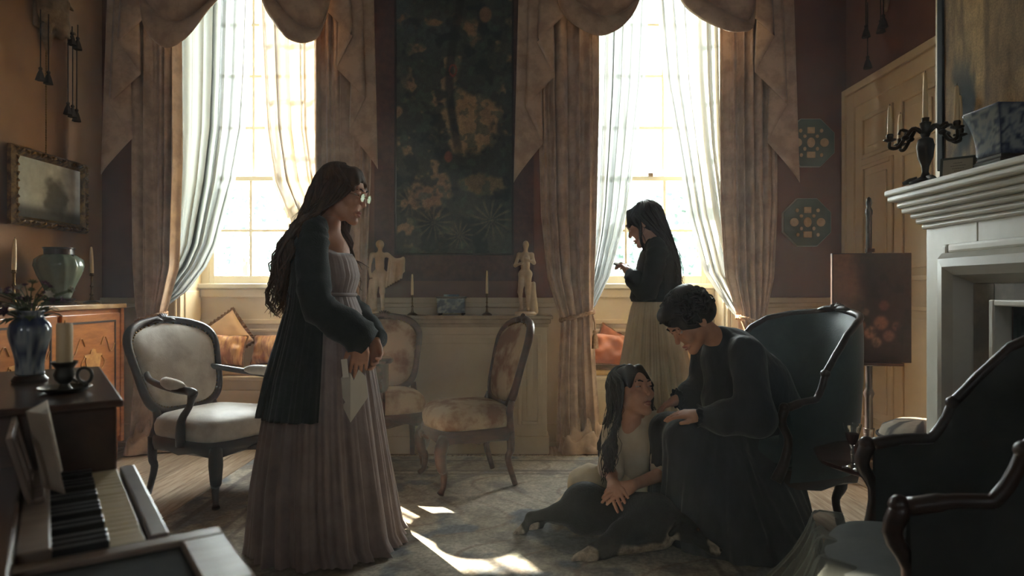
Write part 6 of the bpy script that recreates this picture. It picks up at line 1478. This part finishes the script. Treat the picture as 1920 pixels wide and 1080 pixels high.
Hq = HM4.to_3x3(); hd = Vector((.52, -.80, 0)).normalized(); hl = Vector((-hd.y, hd.x, 0))
def g4(ph, R):
    c, s = math.cos(ph), math.sin(ph); j = R.uniform(-.05, .05); o = HM4 @ Vector((0, 0, 0)); fr_ = -hd*c*.1+hl*s*.11
    if abs(ph) > 1.3:
        sgn = 1 if s > 0 else -1
        e = o+hl*sgn*.105+hd*.02
        x0 = Vector((-.055, -.075, 0)) if sgn < 0 else Vector((.05, -.06, 0))
        return [Vector((e.x, e.y, o.z-.10)), Vector((e.x, e.y, o.z-.17))+x0*.6, Vector((e.x+R.uniform(-.03, .03), e.y+R.uniform(-.02, .02), o.z-.25))+x0, Vector((e.x+R.uniform(-.03, .03), e.y, o.z-(.36 if sgn < 0 else .26)+j))+x0*1.05]
    return [o+fr_+Vector((0, .02, -.1)), o+fr_*1.15+Vector((0, .04, -.18)), o+fr_*1.15+Vector((R.uniform(-.03, .03), .04, -.28)), o+fr_*1.1+Vector((R.uniform(-.03, .03), .03, -.34+j))]
hair_mesh('hair', HM4, dark_hair, p4, g4, 260, 15, r=.0098, wave=.014, freq=8, phi=2.0, cap_extra=[rc((.04, .03, .108), .022, (.066, .07, .02), .011), rc((.04, -.03, .108), .022, (.066, -.07, .02), .011)])
white_cloth = mat('cream_linen', (218, 204, 180), (202, 184, 156), rough=.75, scale=8, sheen=.2, bump=.12, bscale=80)
def folds4(V, N):
    x, y, z = V[:, 0], V[:, 1], V[:, 2]; return .010*(fbm(x*2+3, z*1.0+y, 7, 13)-.5)*2+.004*np.sin(60*x+4*vn(x, z, 8, 3))
cl4 = [rc(D4(.62, 3.31, .14), .145, D4(.61, 3.27, .3), .118), rc(D4(.61, 3.27, .3), .118, D4(.6, 3.25, .42), .115), rc(D4(.50, 3.25, .462), .052, D4(.70, 3.23, .472), .052), rc(D4(.6, 3.25, .46), .06, D4(.6, 3.24, .50), .055)]
def sl4(S, E, q): return [rc(S, .056, tuple(Vector(S).lerp(Vector(E), q)), .062)]
bl4 = skin('blouse', [(cl4+sl4(S4a, E4a, .95)+sl4(S4b, E4b, .95), .007, .025)], white_cloth, p4, fold=folds4)
sk4 = [rc(D4(.60, 3.29, .12), .15, D4(.37, 3.2, .19), .095), rc(D4(.37, 3.2, .18), .095, D4(.43, 3.42, .06), .075), rc(D4(.68, 3.28, .1), .13, D4(.55, 3.12, .1), .09), rc(D4(.55, 3.12, .09), .09, D4(.36, 3.3, .04), .075), rc(D4(.33, 3.22, .09), .08, D4(.27, 3.36, .02), .06), rc(D4(.55, 3.45, .06), .09, D4(.3, 3.4, .02), .07), rc(D4(.65, 3.13, .07), .09, D4(.48, 3.1, .06), .08)]
V_ = np.array([v.co for v in bl4.data.vertices]); V_[:, 2] = np.maximum(V_[:, 2], .002); bl4.data.vertices.foreach_set('co', V_.ravel())
o = skin('skirt', [(sk4, .008, .03)], cream_cloth, p4, fold=folds4, smooth=3)
V_ = np.array([v.co for v in o.data.vertices]); V_[:, 2] = np.maximum(V_[:, 2], .0015); o.data.vertices.foreach_set('co', V_.ravel())

# ================================================================== the dog
PD = Vector((.46, 2.96, ZR)); DD_ = lambda *p: tuple(Vector(p)-PD)
dg = [rc(DD_(.34, 3.04, .125), .105, DD_(.47, 2.96, .13), .095), rc(DD_(.47, 2.96, .13), .095, DD_(.60, 2.85, .14), .115), el(DD_(.60, 2.83, .125), (.09, .08, .105)), el(DD_(.33, 3.0, .14), (.115, .085, .12)),
      # hind legs: thigh, shank to the hock, metatarsus to the paw
      rc(DD_(.31, 2.985, .14), .075, DD_(.215, 2.985, .125), .045), rc(DD_(.215, 2.985, .125), .04, DD_(.085, 3.0, .10), .02), rc(DD_(.085, 3.0, .10), .021, DD_(.055, 3.03, .045), .017), rc(DD_(.055, 3.03, .035), .019, DD_(.03, 3.03, .022), .02),
      rc(DD_(.3, 3.08, .08), .06, DD_(.2, 3.08, .08), .035), rc(DD_(.2, 3.08, .08), .03, DD_(.15, 3.1, .07), .02), rc(DD_(.15, 3.1, .07), .02, DD_(.125, 3.1, .03), .017), rc(DD_(.125, 3.1, .028), .018, DD_(.1, 3.09, .02), .019),
      # fore legs: upper arm to elbow, forearm to wrist, paw
      rc(DD_(.57, 2.81, .16), .06, DD_(.45, 2.80, .11), .04), rc(DD_(.45, 2.80, .11), .034, DD_(.335, 2.76, .05), .02), rc(DD_(.335, 2.76, .05), .02, DD_(.295, 2.745, .028), .018), rc(DD_(.295, 2.745, .026), .02, DD_(.268, 2.735, .02), .021),
      rc(DD_(.62, 2.77, .1), .052, DD_(.50, 2.755, .07), .034), rc(DD_(.50, 2.755, .07), .032, DD_(.38, 2.74, .04), .019), rc(DD_(.38, 2.74, .04), .019, DD_(.34, 2.735, .025), .017), rc(DD_(.34, 2.735, .024), .019, DD_(.315, 2.728, .02), .02),
      # neck and head, muzzle along the floor to the right
      rc(DD_(.62, 2.83, .16), .075, DD_(.69, 2.765, .15), .05), el(DD_(.712, 2.745, .135), (.055, .045, .045)), rc(DD_(.73, 2.735, .125), .035, DD_(.81, 2.69, .075), .02), rc(DD_(.81, 2.69, .075), .018, DD_(.825, 2.683, .07), .016),
      # tail
      rc(DD_(.25, 3.1, .12), .022, DD_(.22, 3.2, .05), .014), rc(DD_(.22, 3.2, .05), .014, DD_(.12, 3.24, .02), .009)]
for (x, y, dx, dy) in ((.03, 3.03, -.02, 0), (.1, 3.09, -.02, -.006), (.268, 2.735, -.02, -.008), (.315, 2.728, -.02, -.008)):
    for k in (-1, 0, 1): dg.append(rc(DD_(x-dx*.2+k*.010*dy/.02, y+k*.011, .018), .010, DD_(x+dx, y+dy+k*.012, .014), .009, k=.004))
for s in (-1, 1): dg.append(rc(DD_(.695+.012*s, 2.75+.035*s, .165), .014, DD_(.66+.015*s, 2.765+.055*s, .13), .012, k=.01))
def dogcol(V):
    x, y, z = V[:, 0]+PD.x, V[:, 1]+PD.y, V[:, 2]; n = fbm(x*3, y*3+z*2, 6, 17)
    w = np.zeros(len(V))
    for (c, r) in (((.02, 3.03, .02), .045), ((.09, 3.09, .02), .042), ((.258, 2.73, .02), .045), ((.305, 2.725, .02), .048), ((.81, 2.69, .07), .03)):
        d = np.sqrt((x-c[0])**2+(y-c[1])**2+(z-c[2])**2)+.03*(n-.5); w = np.maximum(w, 1-sstep(r*.75, r, d))
    for (a0, b0, r) in (((.47, 2.72, .025), (.62, 2.725, .04), .036), ((.62, 2.725, .04), (.68, 2.745, .13), .03)):
        a0 = np.array(a0); b0 = np.array(b0); q = np.stack([x, y, z], 1)-a0; t = np.clip((q @ (b0-a0))/((b0-a0) @ (b0-a0)), 0, 1); d = np.linalg.norm(q-t[:, None]*(b0-a0), axis=1)+.03*(n-.5); w = np.maximum(w, .75*(1-sstep(r*.7, r*1.2, d)))
    a = np.array(lin((24, 23, 24))); b_ = np.array(lin((200, 184, 164))); return a+(b_-a)*w[:, None]
dog = skin('dog', [(dg, .0055, .022)], mat('dog_fur', (255, 255, 255), (170, 170, 170), rough=.6, scale=40, attr='paint', bump=.4, bscale=110, spec=.3), colour=dogcol)
V_ = np.array([v.co for v in dog.data.vertices]); V_[:, 2] = np.maximum(V_[:, 2], .001); dog.data.vertices.foreach_set('co', V_.ravel())
dog.location = PD; tag(dog, 'black dog with white paws and chest lying on the rug before the girl', 'dog')
for s in (-1, 1): e = MB(); e.ball(DD_(.745-.01*s, 2.735+.03*s, .15), .008, 8, 6); e.build('eye', iris_m, dog)
e = MB(); e.ball(DD_(.838, 2.677, .078), (.009, .009, .008), 8, 6); e.build('nose', ebony_m, dog)
# ================================================================== thin haze volume, added to lift the dark tones
hm = bpy.data.materials.new('lift_haze'); hm.use_nodes = True; nt = hm.node_tree
for n in list(nt.nodes): nt.nodes.remove(n)
ho = nt.nodes.new('ShaderNodeOutputMaterial'); hv = nt.nodes.new('ShaderNodeVolumeScatter'); hv.inputs['Density'].default_value = .014; hv.inputs['Anisotropy'].default_value = .35; hv.inputs['Color'].default_value = (.98, 1.0, .96, 1)
nt.links.new(hv.outputs[0], ho.inputs['Volume'])
hz = MB().box(XL-.1, XR+.1, YR-.1, YB+.52, -.15, ZC+.1).build('room_haze', hm, smooth=False); hz['kind'] = 'stuff'; hz['label'] = 'thin added haze lifting the blacks of the room'
